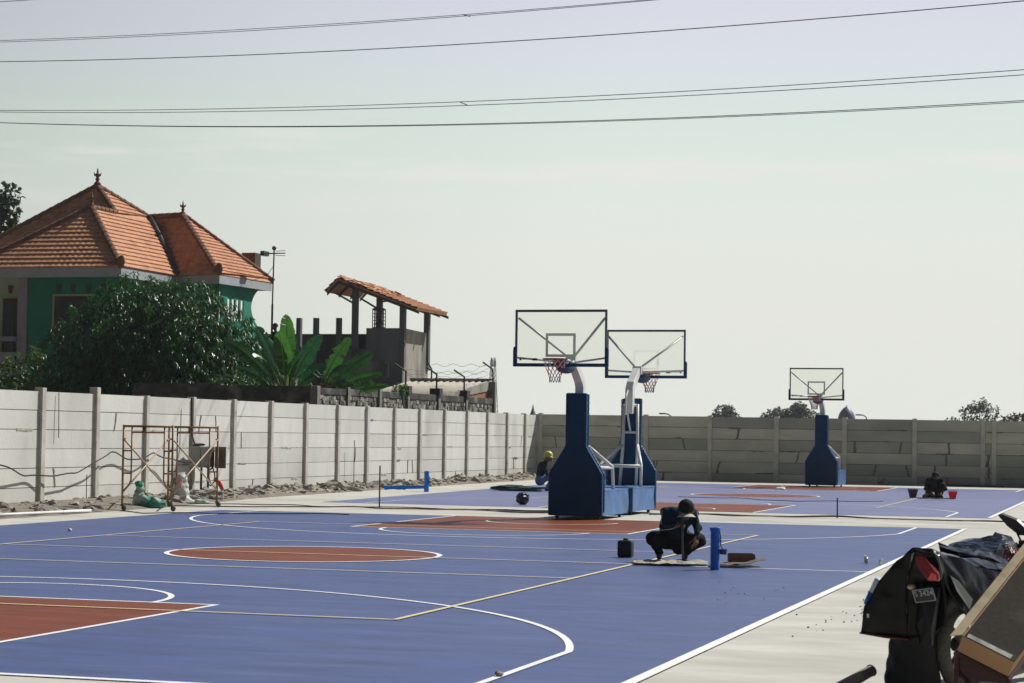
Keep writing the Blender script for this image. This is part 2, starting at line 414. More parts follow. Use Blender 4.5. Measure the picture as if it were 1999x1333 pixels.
M_post = pmat('precast_post', (.46, .44, .39), .9, .2, 3, bump=.3, bscale=25, spec=.2, col2=(.54, .52, .47), blotch=(1.4, .5, .65))
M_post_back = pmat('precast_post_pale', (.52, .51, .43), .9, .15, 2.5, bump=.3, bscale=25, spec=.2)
M_mortar = pmat('mortar_patch', (.18, .175, .145), .95, .25, 8, bump=.4, bscale=40, spec=.15)
M_stain = pmat('damp_stain', (.40, .385, .325), .9, .3, 7, spec=.15)

def ribbon(b, pts, w, base, ax, n, off):
    """irregular mortar strip lying on a wall face: pts in (along, z)"""
    vs = []
    for i, (a, z) in enumerate(pts):
        ww = w*rnd.uniform(.6, 1.3)
        dx = Vector((pts[min(i+1, len(pts)-1)][0]-pts[max(i-1, 0)][0], pts[min(i+1, len(pts)-1)][1]-pts[max(i-1, 0)][1])).normalized()
        for s in (-1, 1):
            aa = a-dx.y*s*ww/2; zz = z+dx.x*s*ww/2
            p = [0, 0, zz]; p[ax] = aa; p[1-ax] = base+off
            q = list(p); q[1-ax] = base-n*.003
            vs += [p, q]
    k = len(pts)
    fs = []
    for i in range(k-1):
        o = i*4; fs += [(o, o+2, o+6, o+4), (o, o+4, o+5, o+1), (o+2, o+3, o+7, o+6)]
    fs += [(0, 1, 3, 2), ((k-1)*4, (k-1)*4+2, (k-1)*4+3, (k-1)*4+1)]
    b.add(vs, fs)

def precast(label, ax, base, n, edges, top, zb, mp, mp2, mpo, postw, postd, proud, ptop, seed, nmort, npatch):
    """ax: axis along the wall (0=x,1=y); n: +1/-1 direction of the visible face along the other axis"""
    root = thing('precast_wall', label, 'wall', (0, 0, 0))
    g = random.Random(seed)
    def P(a, c, z):
        p = [0, 0, z]; p[ax] = a; p[1-ax] = base+c; return p
    for i, e in enumerate(edges):
        b = MB(); ww = postw*g.uniform(.9, 1.1); hh = ptop(i, e)
        b.box2(P(e-ww/2, proud, zb), P(e+ww/2, proud-n*postd, hh))
        o = b.build('post', mpo, root, bevel=.012)
        if i == len(edges)-1: break
        b = MB(); e2 = edges[i+1]; T = top(e); T2 = top(e2); rows = 6
        for k in range(rows):
            z0 = zb+(T-zb)*k/rows; z1 = zb+(T-zb)*(k+1)/rows; dz = (T2-T)/rows*(k+1); dz0 = (T2-T)/rows*k
            c = g.uniform(-.004, .004); gap = g.uniform(.008, .016) if ax == 1 else g.uniform(.008, .018); b.mat(3 if g.random() < .38 else 0)
            a0, a1 = e+.02, e2-.02
            vs = [P(a0, c, z0+gap), P(a1, c, z0+gap+dz0), P(a1, c, z1-.002+dz), P(a0, c, z1-.002+dz)]
            b.prism(vs, [(-n*.05 if j == 1-ax else 0) for j in range(3)])
        k_ = [P(a0, -n*.03, zb), P(a1, -n*.03, zb), P(a1, -n*.03, T2-.03), P(a0, -n*.03, T-.03)]
        b.mat(1).prism(k_, [(-n*.012 if j == 1-ax else 0) for j in range(3)])
        for q in range(nmort(g)):
            k = g.randrange(1, rows); a = g.uniform(e+.25, e2-.25); z0 = zb+(T-zb)*k/rows; z1 = z0-(T-zb)/rows
            tilt = g.uniform(-.12, .12); m = []
            for j in range(6):
                t = j/5; m.append((a+tilt*t+g.uniform(-.012, .012), z0+(z1-z0)*t-.0))
            ribbon(b, m, g.uniform(.025, .06)*(1 if ax == 1 else 1.7), base+n*.004, ax, n, n*.007)
        for q in range(npatch(g)):
            b.mat(g.choice((1, 2, 2, 2)))
            k = g.randrange(1, rows); z0 = zb+(T-zb)*k/rows+g.uniform(-.02, .02); a = g.uniform(e+.15, e2-.8); L = g.uniform(.15, .75)
            m = [(a+L*j/8, z0+g.uniform(-.012, .012)) for j in range(9)]
            ribbon(b, m, g.uniform(.02, .06), base+n*.004, ax, n, n*.006)
        b.build('panel', [mp, M_mortar, M_stain if ax == 1 else M_mortar, mp2], root)
    return root
ledges = [18.66, 21.1, 23.52, 25.95, 28.39, 30.86, 33.36, 35.92, 38.38, 40.83, 43.31, 45.79, 48.21, 50.68, 53.1, 55.65, 58.12, 60.5, 62.95, 65.3, 66.98]
precast('long sunlit wall of pale precast concrete slabs along the left of the courts', 1, -4.4, 1, ledges, lambda e: 2.41, -.05, M_panel, M_panel2, M_post, .17, .2, .075,
        lambda i, e: {28.39: 2.47, 30.86: 2.54}.get(e, 2.43)+rnd.uniform(-.01, .02), 5, lambda g: g.choice((0, 0, 0, 1, 1, 2)), lambda g: g.choice((0, 1, 1, 2, 3)))
bedges = [-4.33+2.52*i for i in range(13)]; bedges = [-4.25, -1.95, .62, 2.38, 4.9, 7.44, 10.0, 12.42, 12.78, 15.2, 17.7, 20.2]
bedges = [-4.25, -2.6, -.09, 2.38, 4.9, 7.44, 10.0, 12.45, 12.85, 15.3, 17.8, 20.3]
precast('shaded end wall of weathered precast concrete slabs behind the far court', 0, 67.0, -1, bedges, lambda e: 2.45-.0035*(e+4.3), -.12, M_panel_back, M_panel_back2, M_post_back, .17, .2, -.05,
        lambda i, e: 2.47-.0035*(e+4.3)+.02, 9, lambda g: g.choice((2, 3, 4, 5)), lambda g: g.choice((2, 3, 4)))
# ------------------------------------------------------------------ buildings behind the left wall
M_tile = pmat('clay_roof_tile', (.53, .275, .155), .8, .22, 5, bump=.2, bscale=30, spec=.25, col2=(.42, .19, .10), blotch=(2.2, .5, .7), speck=(9, .66, (.22, .12, .08)))
M_ridge = pmat('ridge_tile', (.20, .105, .07), .85, .3, 4, spec=.2)
M_green = pmat('green_wall_paint', (.025, .225, .15), .8, .10, 1.2, spec=.25, col2=(.02, .185, .12), blotch=(.6, .5, .7))
M_greenpale = pmat('pale_green_paint', (.32, .40, .25), .8, .1, 1.2, spec=.25)
M_fascia = pmat('fascia_paint', (.36, .38, .40), .7, .1, 2)
M_lilac = pmat('lilac_grey_plaster', (.30, .28, .32), .85, .15, 2)
M_darkwood = pmat('dark_brown_wood', (.07, .035, .025), .6, .3, 4)
M_darkglass = pmat('dark_window_glass', (.012, .014, .016), .15, .2, 2, spec=.6)
M_terra = pmat('terracotta_dark', (.10, .05, .04), .85, .3, 4)

def tile_slope(mb, poly, row=.25, thick=.055, wave=.009, pitch=.24):
    P = [Vector(p) for p in poly]
    n = (P[1]-P[0]).cross(P[2]-P[0])
    for i in range(len(P)-2):
        c = (P[i+1]-P[0]).cross(P[i+2]-P[0])
        if c.length > n.length: n = c
    n.normalize()
    if n.z < 0: n = -n
    e = Vector((0, 0, 1)).cross(n).normalized(); u = n.cross(e).normalized()
    if u.z < 0: u = -u
    P = [p-n*(p-P[0]).dot(n) for p in P]
    o = P[0]; Q = [((p-o).dot(e), (p-o).dot(u)) for p in P]
    bmin = min(q[1] for q in Q); bmax = max(q[1] for q in Q)
    def span(b):
        xs = []
        for i in range(len(Q)):
            (a0, b0), (a1, b1) = Q[i], Q[(i+1) % len(Q)]
            if abs(b1-b0) < 1e-9:
                if abs(b-b0) < 1e-6: xs += [a0, a1]
            elif min(b0, b1)-1e-9 <= b <= max(b0, b1)+1e-9:
                xs.append(a0+(a1-a0)*(b-b0)/(b1-b0))
        return (min(xs), max(xs)) if xs else None
    b = bmin; k = 0
    while b < bmax-.02:
        bt = min(b+row*1.12, bmax-1e-4); s0 = span(b+1e-5); s1 = span(bt)
        if s0 and s1:
            w = max(s0[1]-s0[0], s1[1]-s1[0]); m = max(2, int(w/.06)); vs = []
            for i in range(m+1):
                t = i/m
                for (s, bb, lift) in ((s0, b, thick), (s1, bt, .004), (s0, b, -.012)):
                    a = s[0]+(s[1]-s[0])*t
                    wv = wave*math.sin(2*math.pi*a/pitch+(k % 2)*.2)
                    jit = .006*mnoise.noise(Vector((a*6, bb*6+k, 3)))
                    vs.append(o+e*a+u*bb+n*(lift+(wv if lift > 0 else 0)+jit+.02))
            fs = [(3*i, 3*i+3, 3*i+4, 3*i+1) for i in range(m)]+[(3*i+2, 3*i+5, 3*i+3, 3*i) for i in range(m)]
            mb.add(vs, fs)
        b += row; k += 1
    # closed deck under the tiles
    mb.prism([p-n*.005 for p in P], -n*.06)

def ridge(mb, a, c, r=.11):
    a = Vector(a); c = Vector(c); L = (c-a).length; n = max(2, int(L/.32)); d = (c-a)/n
    for i in range(n):
        p = a+d*i; mb.tube([p-d*.06, p+d*1.02], [r*1.12, r*.92], 8)

def finial(root, p, s=1.0):
    b = MB(); pr = [(.16, 0), (.17, .06), (.10, .12), (.07, .2), (.12, .26), (.06, .32), (.11, .40), (.17, .47), (.10, .5), (.05, .54), (.045, .62), (.015, .78)]
    b.lathe([(r*s, z*s) for r, z in pr], p, 10)
    for k in range(6):
        a = k*math.pi/3; b.tube([(p[0]+.13*s*math.cos(a), p[1]+.13*s*math.sin(a), p[2]+.42*s), (p[0]+.19*s*math.cos(a), p[1]+.19*s*math.sin(a), p[2]+.56*s)], [.045*s, .01], 5)
    return b.build('finial', M_ridge, root, smooth=True)

def house():
    root = thing('house', 'green two-storey house with hipped orange clay tile roofs and pale fascia boards', 'house', (-19, 60, 0))
    O = Vector((-19, 60, 0))
    def B(mb, name, m, par=root, **k):
        mb.v = [tuple(Vector(v)-O) for v in mb.v]; return mb.build(name, m, par, **k)
    ze = 7.56
    x1, y1, yv, x2, y3 = -17.85, 58.35, 62.9, -15.55, 67.0
    C1 = (x1, y1, ze); Lc = (-24.1, y1, ze); V = (x1, 63.1, ze); C2 = (-15.6, 62.0, ze); C3 = (-15.5, 67.0, 7.6)
    P1 = (-20.43, 60.89, 10.02); R1 = (-20.43, 62.85, 10.02); T = (-20.57, 66.03, 10.17); P2 = (-18.94, 65.77, 10.2)
    Mx = Vector((-21.65, 63.64, 11.18)); Lm = (-27.6, 61.35, ze)
    roof = MB(); RW = .255
    tile_slope(roof, [C1, P1, Lc], RW)                                          # front hip of the front wing
    tile_slope(roof, [C1, V, (-20.43, 65.87, 10.02), R1, P1], RW)               # east slope shared by wing and main roof
    tile_slope(roof, [R1, (-20.43, 65.87, 10.02), T, tuple(Mx)], RW)            # its upper part, up to the apex
    tile_slope(roof, [(-17.85, 61.35, ze), R1, tuple(Mx), Lm], RW)              # main front slope
    roof.add([Mx, T, (-21, 69, 7.7), (-27, 69, 7.7), Lm], [(0, 1, 2, 3), (0, 3, 4)])
    tile_slope(roof, [V, C2, P2, T], RW)                                        # right wing, front slope
    tile_slope(roof, [C2, C3, P2], RW)                                          # right wing, end hip
    roof.add([C3, (-21, 69.4, ze), T, P2], [(0, 1, 2, 3)])
    ro = B(roof, 'roof', M_tile)
    rb = MB()
    for a, c in ((C1, P1), (Lc, P1), (P1, R1), (R1, tuple(Mx)), (tuple(Mx), Lm), (tuple(Mx), T), (P2, T), (C2, P2), (C3, P2)):
        ridge(rb, Vector(a)+Vector((0, 0, .06)), Vector(c)+Vector((0, 0, .06)))
    for c in (C1, C2):       # upturned hip ends
        rb.tube([Vector(c)+Vector((-.25, .25, .2)), Vector(c)+Vector((.0, 0, .22)), Vector(c)+Vector((.05, -.05, .42))], [.15, .17, .06], 8)
    B(rb, 'ridge_tiles', M_ridge, ro)
    vb = MB(); vb.tube([Vector(V)+Vector((.05, 0, .1)), Vector(T)+Vector((.1, -.05, .1))], .075, 6)
    B(vb, 'valley_gutter', pmat('valley_metal', (.07, .07, .08), .6, .2, 3), ro)
    for p, s in ((tuple(Mx), .85), ((P1[0], P1[1], P1[2]), .7), (P2, .68)):
        f = finial(ro, tuple(Vector(p)-O+Vector((0, 0, .1))), s)
    f = MB(); h = .34; t = .06
    def board(a, c, nx, ny):
        a = Vector(a); c = Vector(c); o = Vector((nx, ny, 0))*t
        a = a+Vector((0, 0, -.012)); c = c+Vector((0, 0, -.012)); d = Vector((0, 0, -h))
        f.prism([a, c, c+d, a+d], o)
    board((-28, y1+.02, ze), (x1+.004, y1+.02, ze), 0, 1); board((x1, y1+.085, ze), (x1, 63.0, ze), -1, 0)
    board((x1+.06, 63.0, ze), (-15.66, 62.05, ze), .2, 1); board((-15.62, 62.1, ze), (-15.53, 66.95, 7.6), -1, 0)
    f.box2((-28, y1+.09, ze-.30), (x1-.07, y1+.9, ze-.25)); f.box2((x1-.9, y1+.9, ze-.30), (x1-.07, 63.9, ze-.25)); f.box2((-18, 62.9, ze-.30), (-15.7, 66.9, ze-.25))
    B(f, 'fascia', M_fascia)
    # walls
    w = MB(); yf = y1+.7; xr = x1-.55
    w.box2((-22.0, yf, 0), (xr, yf+.2, ze-.31)); w.box2((xr-.2, yf+.203, 0), (xr-.002, 63.4, ze-.31))
    w.box2((xr-.19, 62.75, 0), (-15.98, 62.9, ze-.31))
    w.box2((-28, yf+.71, 0), (-22.45, yf+.9, 3.49)); B(w, 'wall', M_green)
    # east wall of the right wing with slots and a scalloped end
    w = MB(); xw = -15.83; T = .05
    ya = 62.75
    cols = [(62.15, 62.45), (62.98, 63.3), (63.6, 63.95), (64.32, 64.6)]
    slots = [(63.35+i*.42, 63.35+i*.42+.27) for i in range(4)]
    prev = ya
    for s0, s1 in slots:
        w.box2((xw-T, prev, 0), (xw, s0, ze-.25)); w.box2((xw-T, s0, 0), (xw, s1, 5.9)); w.box2((xw-T, s0, 6.72), (xw, s1, ze-.25)); prev = s1
    pts = [(prev, 0), (66.5, 0), (66.5, 5.6)]
    for i in range(15):
        t = i/14; z = 5.75+(ze-.3-5.75)*t; pts.append((66.45-.95*math.sin(math.pi*t)**.8*.8-0.1*t, z))
    pts += [(prev, ze-.25)]
    w.prism([(xw, y, z) for y, z in pts], (-T, 0, 0))
    B(w, 'side_wall', M_green)
    p = MB(); p.box2((-22.42, yf-.06, 0), (-22.03, yf+.3, ze-.25)); B(p, 'pillar', M_lilac, bevel=.01)
    p = MB(); p.box2((-27, yf+.5, 3.6), (-22.43, yf+.7, ze-.25)); B(p, 'porch_wall', M_greenpale)
    p = MB(); p.box2((-27, yf-.3, 4.86), (-22.43, yf+.2, 5.03)); p.box2((-27, yf-.25, 4.0), (-22.43, yf-.12, 4.45)); p.box2((-27, yf-.3, 3.5), (-22.43, yf+.5, 3.7)); B(p, 'balcony', M_lilac)
    d = MB(); d.box2((-23.3, yf+.40, 3.7), (-22.6, yf+.48, 6.5)); dd = B(d, 'door', M_darkwood)
    d = MB(); d.box2((-23.2, yf+.37, 4.0), (-22.78, yf+.397, 6.3)); B(d, 'pane', M_darkglass, dd)
    wn = MB(); wn.box2((-20.88, yf-.05, 5.0), (-19.3, yf-.003, 6.55)); wo = B(wn, 'window', M_darkwood)
    wn = MB(); wn.box2((-20.78, yf-.06, 5.1), (-20.12, yf-.053, 6.45)); wn.box2((-20.05, yf-.06, 5.1), (-19.4, yf-.053, 6.45)); B(wn, 'pane', M_darkglass, wo)
    fr = MB(); fr.box2((-20.96, yf-.065, 6.553), (-19.22, yf-.003, 6.62)); fr.box2((-20.96, yf-.065, 5.0), (-20.885, yf-.003, 6.55)); B(fr, 'window_frame', M_greenpale, wo)
    for x in (-20.85, -20.25, -19.63, -19.02, -23.15, -22.62):
        v = MB(); y = yf+.5 if x < -22.5 else yf
        v.prism([(x, y-.03, 7.0), (x+.22, y-.03, 7.0), (x+.17, y-.03, 6.70), (x+.05, y-.03, 6.70)], (0, .027, 0)); B(v, 'vent', M_terra)
    t = MB(); t.box2((-17.55, 68.5, 7.6), (-16.95, 69.1, 8.95)); B(t, 'water_tank', M_darkwood)
house()

M_render = pmat('grey_cement_render', (.19, .185, .20), .92, .2, 1.3, stretch=(1, 1, .35), bump=.2, bscale=12, spec=.2, col2=(.25, .245, .24), blotch=(.5, .5, .68))  # bluish shade of the tower front put into this darker cement colour
M_rendlight = pmat('pale_sunlit_render', (.36, .345, .29), .92, .3, 1.2, stretch=(1, 1, .4), bump=.2, bscale=12, spec=.2, col2=(.19, .185, .165), blotch=(.9, .47, .62))  # lighter copy of the tower cement, sun on its side put into colour
M_conccol = pmat('concrete_column', (.16, .155, .165), .9, .18, 2, spec=.2)
M_oldwood = pmat('grey_rafter_wood', (.11, .095, .085), .85, .3, 3)
def tower():
    O = Vector((-10, 67.2, 0))
    root = thing('unfinished_building', 'unfinished grey cement building with a roofed open terrace and crooked clay tiles', 'building', O)
    def B(mb, name, m, par=root, **k):
        mb.v = [tuple(Vector(v)-O) for v in mb.v]; return mb.build(name, m, par, **k)
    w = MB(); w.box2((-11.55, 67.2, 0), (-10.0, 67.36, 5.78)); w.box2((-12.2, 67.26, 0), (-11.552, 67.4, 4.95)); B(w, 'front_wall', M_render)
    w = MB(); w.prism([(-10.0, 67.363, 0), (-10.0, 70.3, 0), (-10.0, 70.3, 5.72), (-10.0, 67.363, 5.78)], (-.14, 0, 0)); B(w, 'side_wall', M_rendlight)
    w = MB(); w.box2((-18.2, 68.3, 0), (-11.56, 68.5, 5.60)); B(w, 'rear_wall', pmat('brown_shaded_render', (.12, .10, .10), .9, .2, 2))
    w = MB(); w.box2((-12.9, 67.55, 4.3), (-11.6, 67.7, 4.98)); w.box2((-12.35, 67.1, 3.98), (-10.9, 67.18, 4.45)); B(w, 'ledge', M_rendlight)
    w = MB(); w.box2((-11.05, 67.13, 4.38), (-10.55, 67.19, 4.42)); w.box2((-10.60, 67.13, 3.86), (-10.55, 67.19, 4.378)); w.box2((-11.05, 67.13, 3.82), (-10.55, 67.19, 3.858)); wf = B(w, 'window_frame', M_rendlight)
    for x in (-14.63, -13.9, -12.92):
        c = MB(); c.box2((x, 67.4, 3.5), (x+.19, 67.6, 6.2)); B(c, 'column_stub', M_conccol)
    cols = [(-12.18, 67.2, 7.55), (-12.18, 70.0, 7.5), (-10.16, 67.19, 6.78), (-10.14, 70.1, 6.76)]
    for x, y, zt in cols:
        c = MB(); c.box2((x, y, 4.2), (x+.22, y+.22, zt)); B(c, 'column', M_conccol)
    # tiled roof
    zr, xr = 7.74, -12.62
    sl = .365
    roof = MB(); y0, y1 = 66.75, 70.5; xe = -9.28
    tile_slope(roof, [(xe, y0, zr-(xe-xr)*sl), (xe, y1, zr-(xe-xr)*sl), (xr, y1, zr), (xr, y0, zr)], row=.28, thick=.055, wave=.03)
    xl = -13.15
    tile_slope(roof, [(xl, y0, zr-.52), (xl, y1, zr-.52), (xr, y1, zr), (xr, y0, zr)], row=.28, thick=.055, wave=.03)
    rr = random.Random(4)
    for i in range(70):      # slipped, broken tiles
        x = xr+abs(rr.gauss(0, 1.0))*.9+.05; x = min(x, xe-.2); y = rr.uniform(y0, y0+1.2) if rr.random() < .7 else rr.uniform(y0, y1); z = zr-(x-xr)*sl+.10
        q = Matrix.Rotation(rr.uniform(-.5, .5), 3, 'Z') @ Matrix.Rotation(.35+rr.uniform(-.2, .2), 3, 'Y') @ Matrix.Rotation(rr.uniform(-.2, .2), 3, 'X')
        roof.box((x, y, z), (.30, .21, .025), q)
    ro = B(roof, 'roof', M_tile)
    f = MB()
    for y in (66.82, 68.1, 69.4, 70.5):
        f.prism([(xr, y, zr-.09), (xe+.05, y, zr-.09-(xe-xr)*sl), (xe+.05, y, zr-.2-(xe-xr)*sl), (xr, y, zr-.2)], (0, .07, 0))
        f.prism([(xr-.003, y, zr-.09), (xl+.05, y, zr-.58), (xl+.05, y, zr-.68), (xr-.003, y, zr-.2)], (0, .07, 0))
    for x, d in ((-12.07, 7.42), (-10.05, 6.66)):
        f.box2((x-.06, 66.7, d), (x+.06, 70.7, d+.12))
    f.tube([(-12.1, 67.3, 6.75), (-12.95, 67.3, 7.2)], .04, 6); f.tube([(-12.1, 70.1, 6.7), (-12.9, 70.1, 7.15)], .04, 6); f.tube([(-12.1, 70.1, 7.0), (-11.2, 70.1, 7.1)], .035, 6)
    B(f, 'rafter', M_oldwood, ro)
tower()
# wire cage on the parapet
def cage():
    c = thing('bird_cage', 'small dark wire cage standing on the parapet of the unfinished building', 'cage', (-11.05, 67.28, 5.78))
    b = MB()
    for z in (.02, .16, .30, .44, .58, .72):
        b.tube([(-.22, -.14, z), (.22, -.14, z), (.22, .14, z), (-.22, .14, z), (-.22, -.14, z)], .012 if z > .05 and z < .7 else .02, 5)
    for i in range(7):
        x = -.22+.44*i/6
        for y in (-.14, .14): b.tube([(x, y, 0), (x, y, .74)], .010 if i not in (0, 6) else .018, 5)
    b.build('wire_frame', M_oldwood, c)
    b = MB(); b.prism([(-.26, -.17, .75), (.26, -.17, .75), (0, -.17, .86)], (0, .34, 0)); b.build('cover', M_oldwood, c)
    b = MB(); b.box2((-.23, -.15, .0), (.23, .15, .03)); b.build('tray', M_oldwood, c)
    b = MB(); b.ico((.08, 0, .22), (.06, .05, .07), 2); b.tube([(-.2, 0, .2), (.2, 0, .2)], .012, 5); b.build('perch', M_darkwood, c)
cage()

# old block wall with barbed wire
M_block = pmat('blackened_block', (.17, .165, .145), .95, .6, 5.0, bump=.9, bscale=12, spec=.15, col2=(.44, .43, .37), blotch=(3.5, .50, .62))
M_blackwall = pmat('blackened_render', (.07, .07, .065), .95, .5, 3.0, bump=.5, bscale=10, spec=.15, col2=(.22, .215, .19), blotch=(1.6, .52, .72))
M_oldpost = pmat('old_concrete_post', (.22, .21, .19), .9, .3, 4, bump=.4)
M_mortarl = pmat('pale_mortar', (.36, .345, .30), .95, .3, 4, bump=.5)
M_rust = pmat('rusty_steel', (.06, .05, .05), .7, .4, 6)
M_brick = pmat('red_brick', (.30, .13, .075), .9, .25, 6)
def oldwall():
    O = Vector((-6, 48.2, 0))
    root = thing('block_wall', 'old blackened concrete block wall topped with bent barbed wire posts', 'wall', O)
    def B(mb, name, m, par=root, **k):
        mb.v = [tuple(Vector(v)-O) for v in mb.v]; return mb.build(name, m, par, **k)
    b = MB(); b.box2((-9.2, 48.2, 0), (-6.23, 48.4, 2.97)); b.box2((-12.2, 48.22, 0), (-9.203, 48.42, 3.08)); b.box2((-9.25, 48.19, 2.973), (-6.2, 48.45, 3.03))
    B(b, 'render_wall', M_blackwall)
    b = MB(); b.box2((-6.22, 48.15, 0), (-5.98, 48.42, 3.03)); B(b, 'corner_post', M_oldpost, bevel=.02)
    ys = [48.3, 50.74, 53.64, 56.43, 59.73, 62.94, 66.5]
    r = random.Random(11)
    for i in range(6):
        ya, yb = ys[i]+.12, ys[i+1]-.1
        b = MB(); b.box2((-6.16, ya, 0), (-6.018, yb, 2.94)); rows = [(2.05+.145*k) for k in range(5)]
        for k, z in enumerate(rows):
            y = ya+.01+(k % 2)*.2
            while y < yb-.1:
                L = min(.27+r.uniform(-.05, .05), yb-y); d = r.uniform(-.03, .03)
                if r.random() < .96: b.mat(0 if r.random() < .72 else 1); b.box2((-6.10, y+.012, z+r.uniform(.005, .02)), (-6.0+d, y+L-r.uniform(.008, .03), z+.14+r.uniform(-.012, .004)))
                y += L
        b.mat(1); b.box2((-6.19, ya, 2.79), (-5.98, yb, 3.0+r.uniform(-.02, .02)))
        B(b, 'block_panel', [M_block, M_blackwall], bevel=.012)
        if i < 5:
            p = MB(); y = ys[i+1]; p.box2((-6.2, y-.10, 0), (-5.93, y+.10, 3.05 if i < 2 else 3.12)); po = B(p, 'post', M_oldpost)
            if i >= 2:
                c = MB(); c.box2((-6.26, y-.17, 2.98), (-5.88, y+.17, 3.24)); B(c, 'post_cap', M_rust, po)
                s = MB(); s.tube([(-6.06, y, 3.2), (-6.06, y, 3.75), (-6.45, y-.05, 4.0)], .035, 6); B(s, 'wire_bracket', M_rust, po)
    p = MB(); p.box2((-6.15, 66.4, 0), (-5.93, 66.62, 3.66)); po = B(p, 'post', M_oldpost)
    s = MB(); s.tube([(-6.04, 66.5, 3.66), (-6.06, 66.5, 4.15), (-6.45, 66.45, 4.42)], .035, 6); B(s, 'wire_bracket', M_rust, po)
    w = MB()
    for k in range(3):
        pts = []
        for i in range(60):
            t = i/59; y = 56.4+(66.5-56.4)*t; z = 3.62+.14*k+.42*max(0, (t-.66)/.34)+.03*math.sin(t*40+k)-.08*math.sin(math.pi*((t*3) % 1))
            pts.append((-6.08-.13*k, y, z))
        w.tube(pts, .0065, 4)
    for k in range(3):
        pts = [(-8.6+2.3*i/40, 66.6, 4.30-.28*k+.05*math.sin(i*.5+k*2)+.015*math.sin(i*2.1)) for i in range(41)]
        w.tube(pts, .0065, 4)
    B(w, 'barbed_wire', M_rust)
    s = MB(); s.tube([(-8.62, 66.7, 3.4), (-8.62, 66.7, 4.15), (-8.75, 66.6, 4.4)], .035, 6); B(s, 'wire_bracket', M_rust)
oldwall()

M_asbestos = pmat('corrugated_cement_sheet', (.50, .46, .37), .85, .14, 2, col2=(.36, .33, .26), blotch=(1, .5, .7))
def leanto():
    O = Vector((-7.4, 64, 0))
    root = thing('shed', 'low shed with a cream corrugated cement roof behind the block wall', 'shed', O)
    def B(mb, name, m, par=root, **k):
        mb.v = [tuple(Vector(v)-O) for v in mb.v]; return mb.build(name, m, par, **k)
    b = MB(); xs = np.linspace(-9.6, -6.22, 120); z0, z1, y0, y1 = 2.95, 3.66, 61.2, 66.9; vs = []
    for x in xs:
        c = .035*math.sin(x*2*math.pi/.26); vs += [(x, y0, z0+c), (x, y1, z1+c), (x, y0, z0+c-.015), (x, y1, z1+c-.015)]
    n = len(xs); b.add(vs, [(4*i, 4*i+4, 4*i+5, 4*i+1) for i in range(n-1)]+[(4*i+2, 4*i+3, 4*i+7, 4*i+6) for i in range(n-1)]+[(4*i, 4*i+2, 4*i+6, 4*i+4) for i in range(n-1)])
    B(b, 'roof', M_asbestos, smooth=True)
    b = MB(); b.box2((-9.6, 66.95, 0), (-6.2, 67.15, 3.80)); B(b, 'back_wall', M_render)
    b = MB(); b.prism([(-6.2, 62.5, 2.0), (-6.2, 66.9, 2.0), (-6.2, 66.9, 3.55), (-6.2, 62.5, 3.02)], (-.12, 0, 0)); B(b, 'gable_wall', M_brick)
    b = MB(); b.prism([(-6.165, 61.2, 2.87), (-6.165, 66.9, 3.35), (-6.165, 66.9, 3.74), (-6.165, 61.2, 3.04)], (-.03, 0, 0)); B(b, 'barge_board', M_rendlight)
leanto()

# ------------------------------------------------------------------ television aerial, radio mast, lamps, far dome
M_steel = pmat('dark_steel', (.05, .05, .055), .5, .2, 5, metal=.3)
def aerial():
    r = thing('television_aerial', 'thin television aerial on a tall pole beside the tiled roof', 'aerial', (-14.66, 65.0, 0))
    b = MB(); b.tube([(0, 0, 3.6), (0, 0, 6.6)], .045, 8); b.tube([(0, 0, 6.6), (.03, 0, 8.75)], .03, 8); b.ico((.03, 0, 8.8), .09, 2); b.build('pole', M_steel, r)
    b = MB(); b.tube([(-.42, 0, 8.58), (.5, 0, 8.60)], .02, 6)
    for i in range(8): b.tube([(-.40+.12*i, -.3+.02*i, 8.6), (-.40+.12*i, .3-.02*i, 8.6)], .012, 5)
    b.box2((-.45, -.25, 8.5), (-.28, .25, 8.68)); b.tube([(.1, 0, 8.52), (.5, 0, 8.50)], .012, 5); b.tube([(.1, 0, 8.68), (.5, 0, 8.70)], .012, 5); b.build('antenna', M_steel, r)
    b = MB(); b.tube([(.02, 0, 8.1), (-.15, -.1, 7.8), (-.45, -.2, 7.62), (-.8, -.3, 7.5)], .012, 5); b.build('cable', M_steel, r)
aerial()
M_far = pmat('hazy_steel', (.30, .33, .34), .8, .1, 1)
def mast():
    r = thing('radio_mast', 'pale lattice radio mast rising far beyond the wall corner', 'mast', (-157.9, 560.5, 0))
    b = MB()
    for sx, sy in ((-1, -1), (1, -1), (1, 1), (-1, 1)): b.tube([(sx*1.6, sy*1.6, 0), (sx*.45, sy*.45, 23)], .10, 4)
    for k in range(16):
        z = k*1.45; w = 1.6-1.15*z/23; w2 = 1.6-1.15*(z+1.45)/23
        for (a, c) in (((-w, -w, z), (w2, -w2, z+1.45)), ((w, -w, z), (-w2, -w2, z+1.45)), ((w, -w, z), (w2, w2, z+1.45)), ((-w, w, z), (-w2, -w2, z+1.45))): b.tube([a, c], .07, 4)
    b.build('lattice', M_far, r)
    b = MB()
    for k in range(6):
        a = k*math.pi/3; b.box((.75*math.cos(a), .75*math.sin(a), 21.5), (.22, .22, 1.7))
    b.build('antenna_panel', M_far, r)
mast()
def streetlamp(label, loc, h, s, turn):
    r = thing('street_lamp', label, 'street lamp', loc, turn, 'distant street lamps beyond the end wall')
    b = MB(); b.tube([(0, 0, 0), (0, 0, h-.5), (-.12*s, 0, h-.15), (-.5*s, 0, h), (-1.1*s, 0, h+.05)], [.08, .06, .055, .05, .045], 8); b.build('pole', M_far, r)
    b = MB(); b.box((-1.2*s, 0, h+.03), (.5, .2, .12)); b.build('lamp_head', M_far, r, bevel=.03)
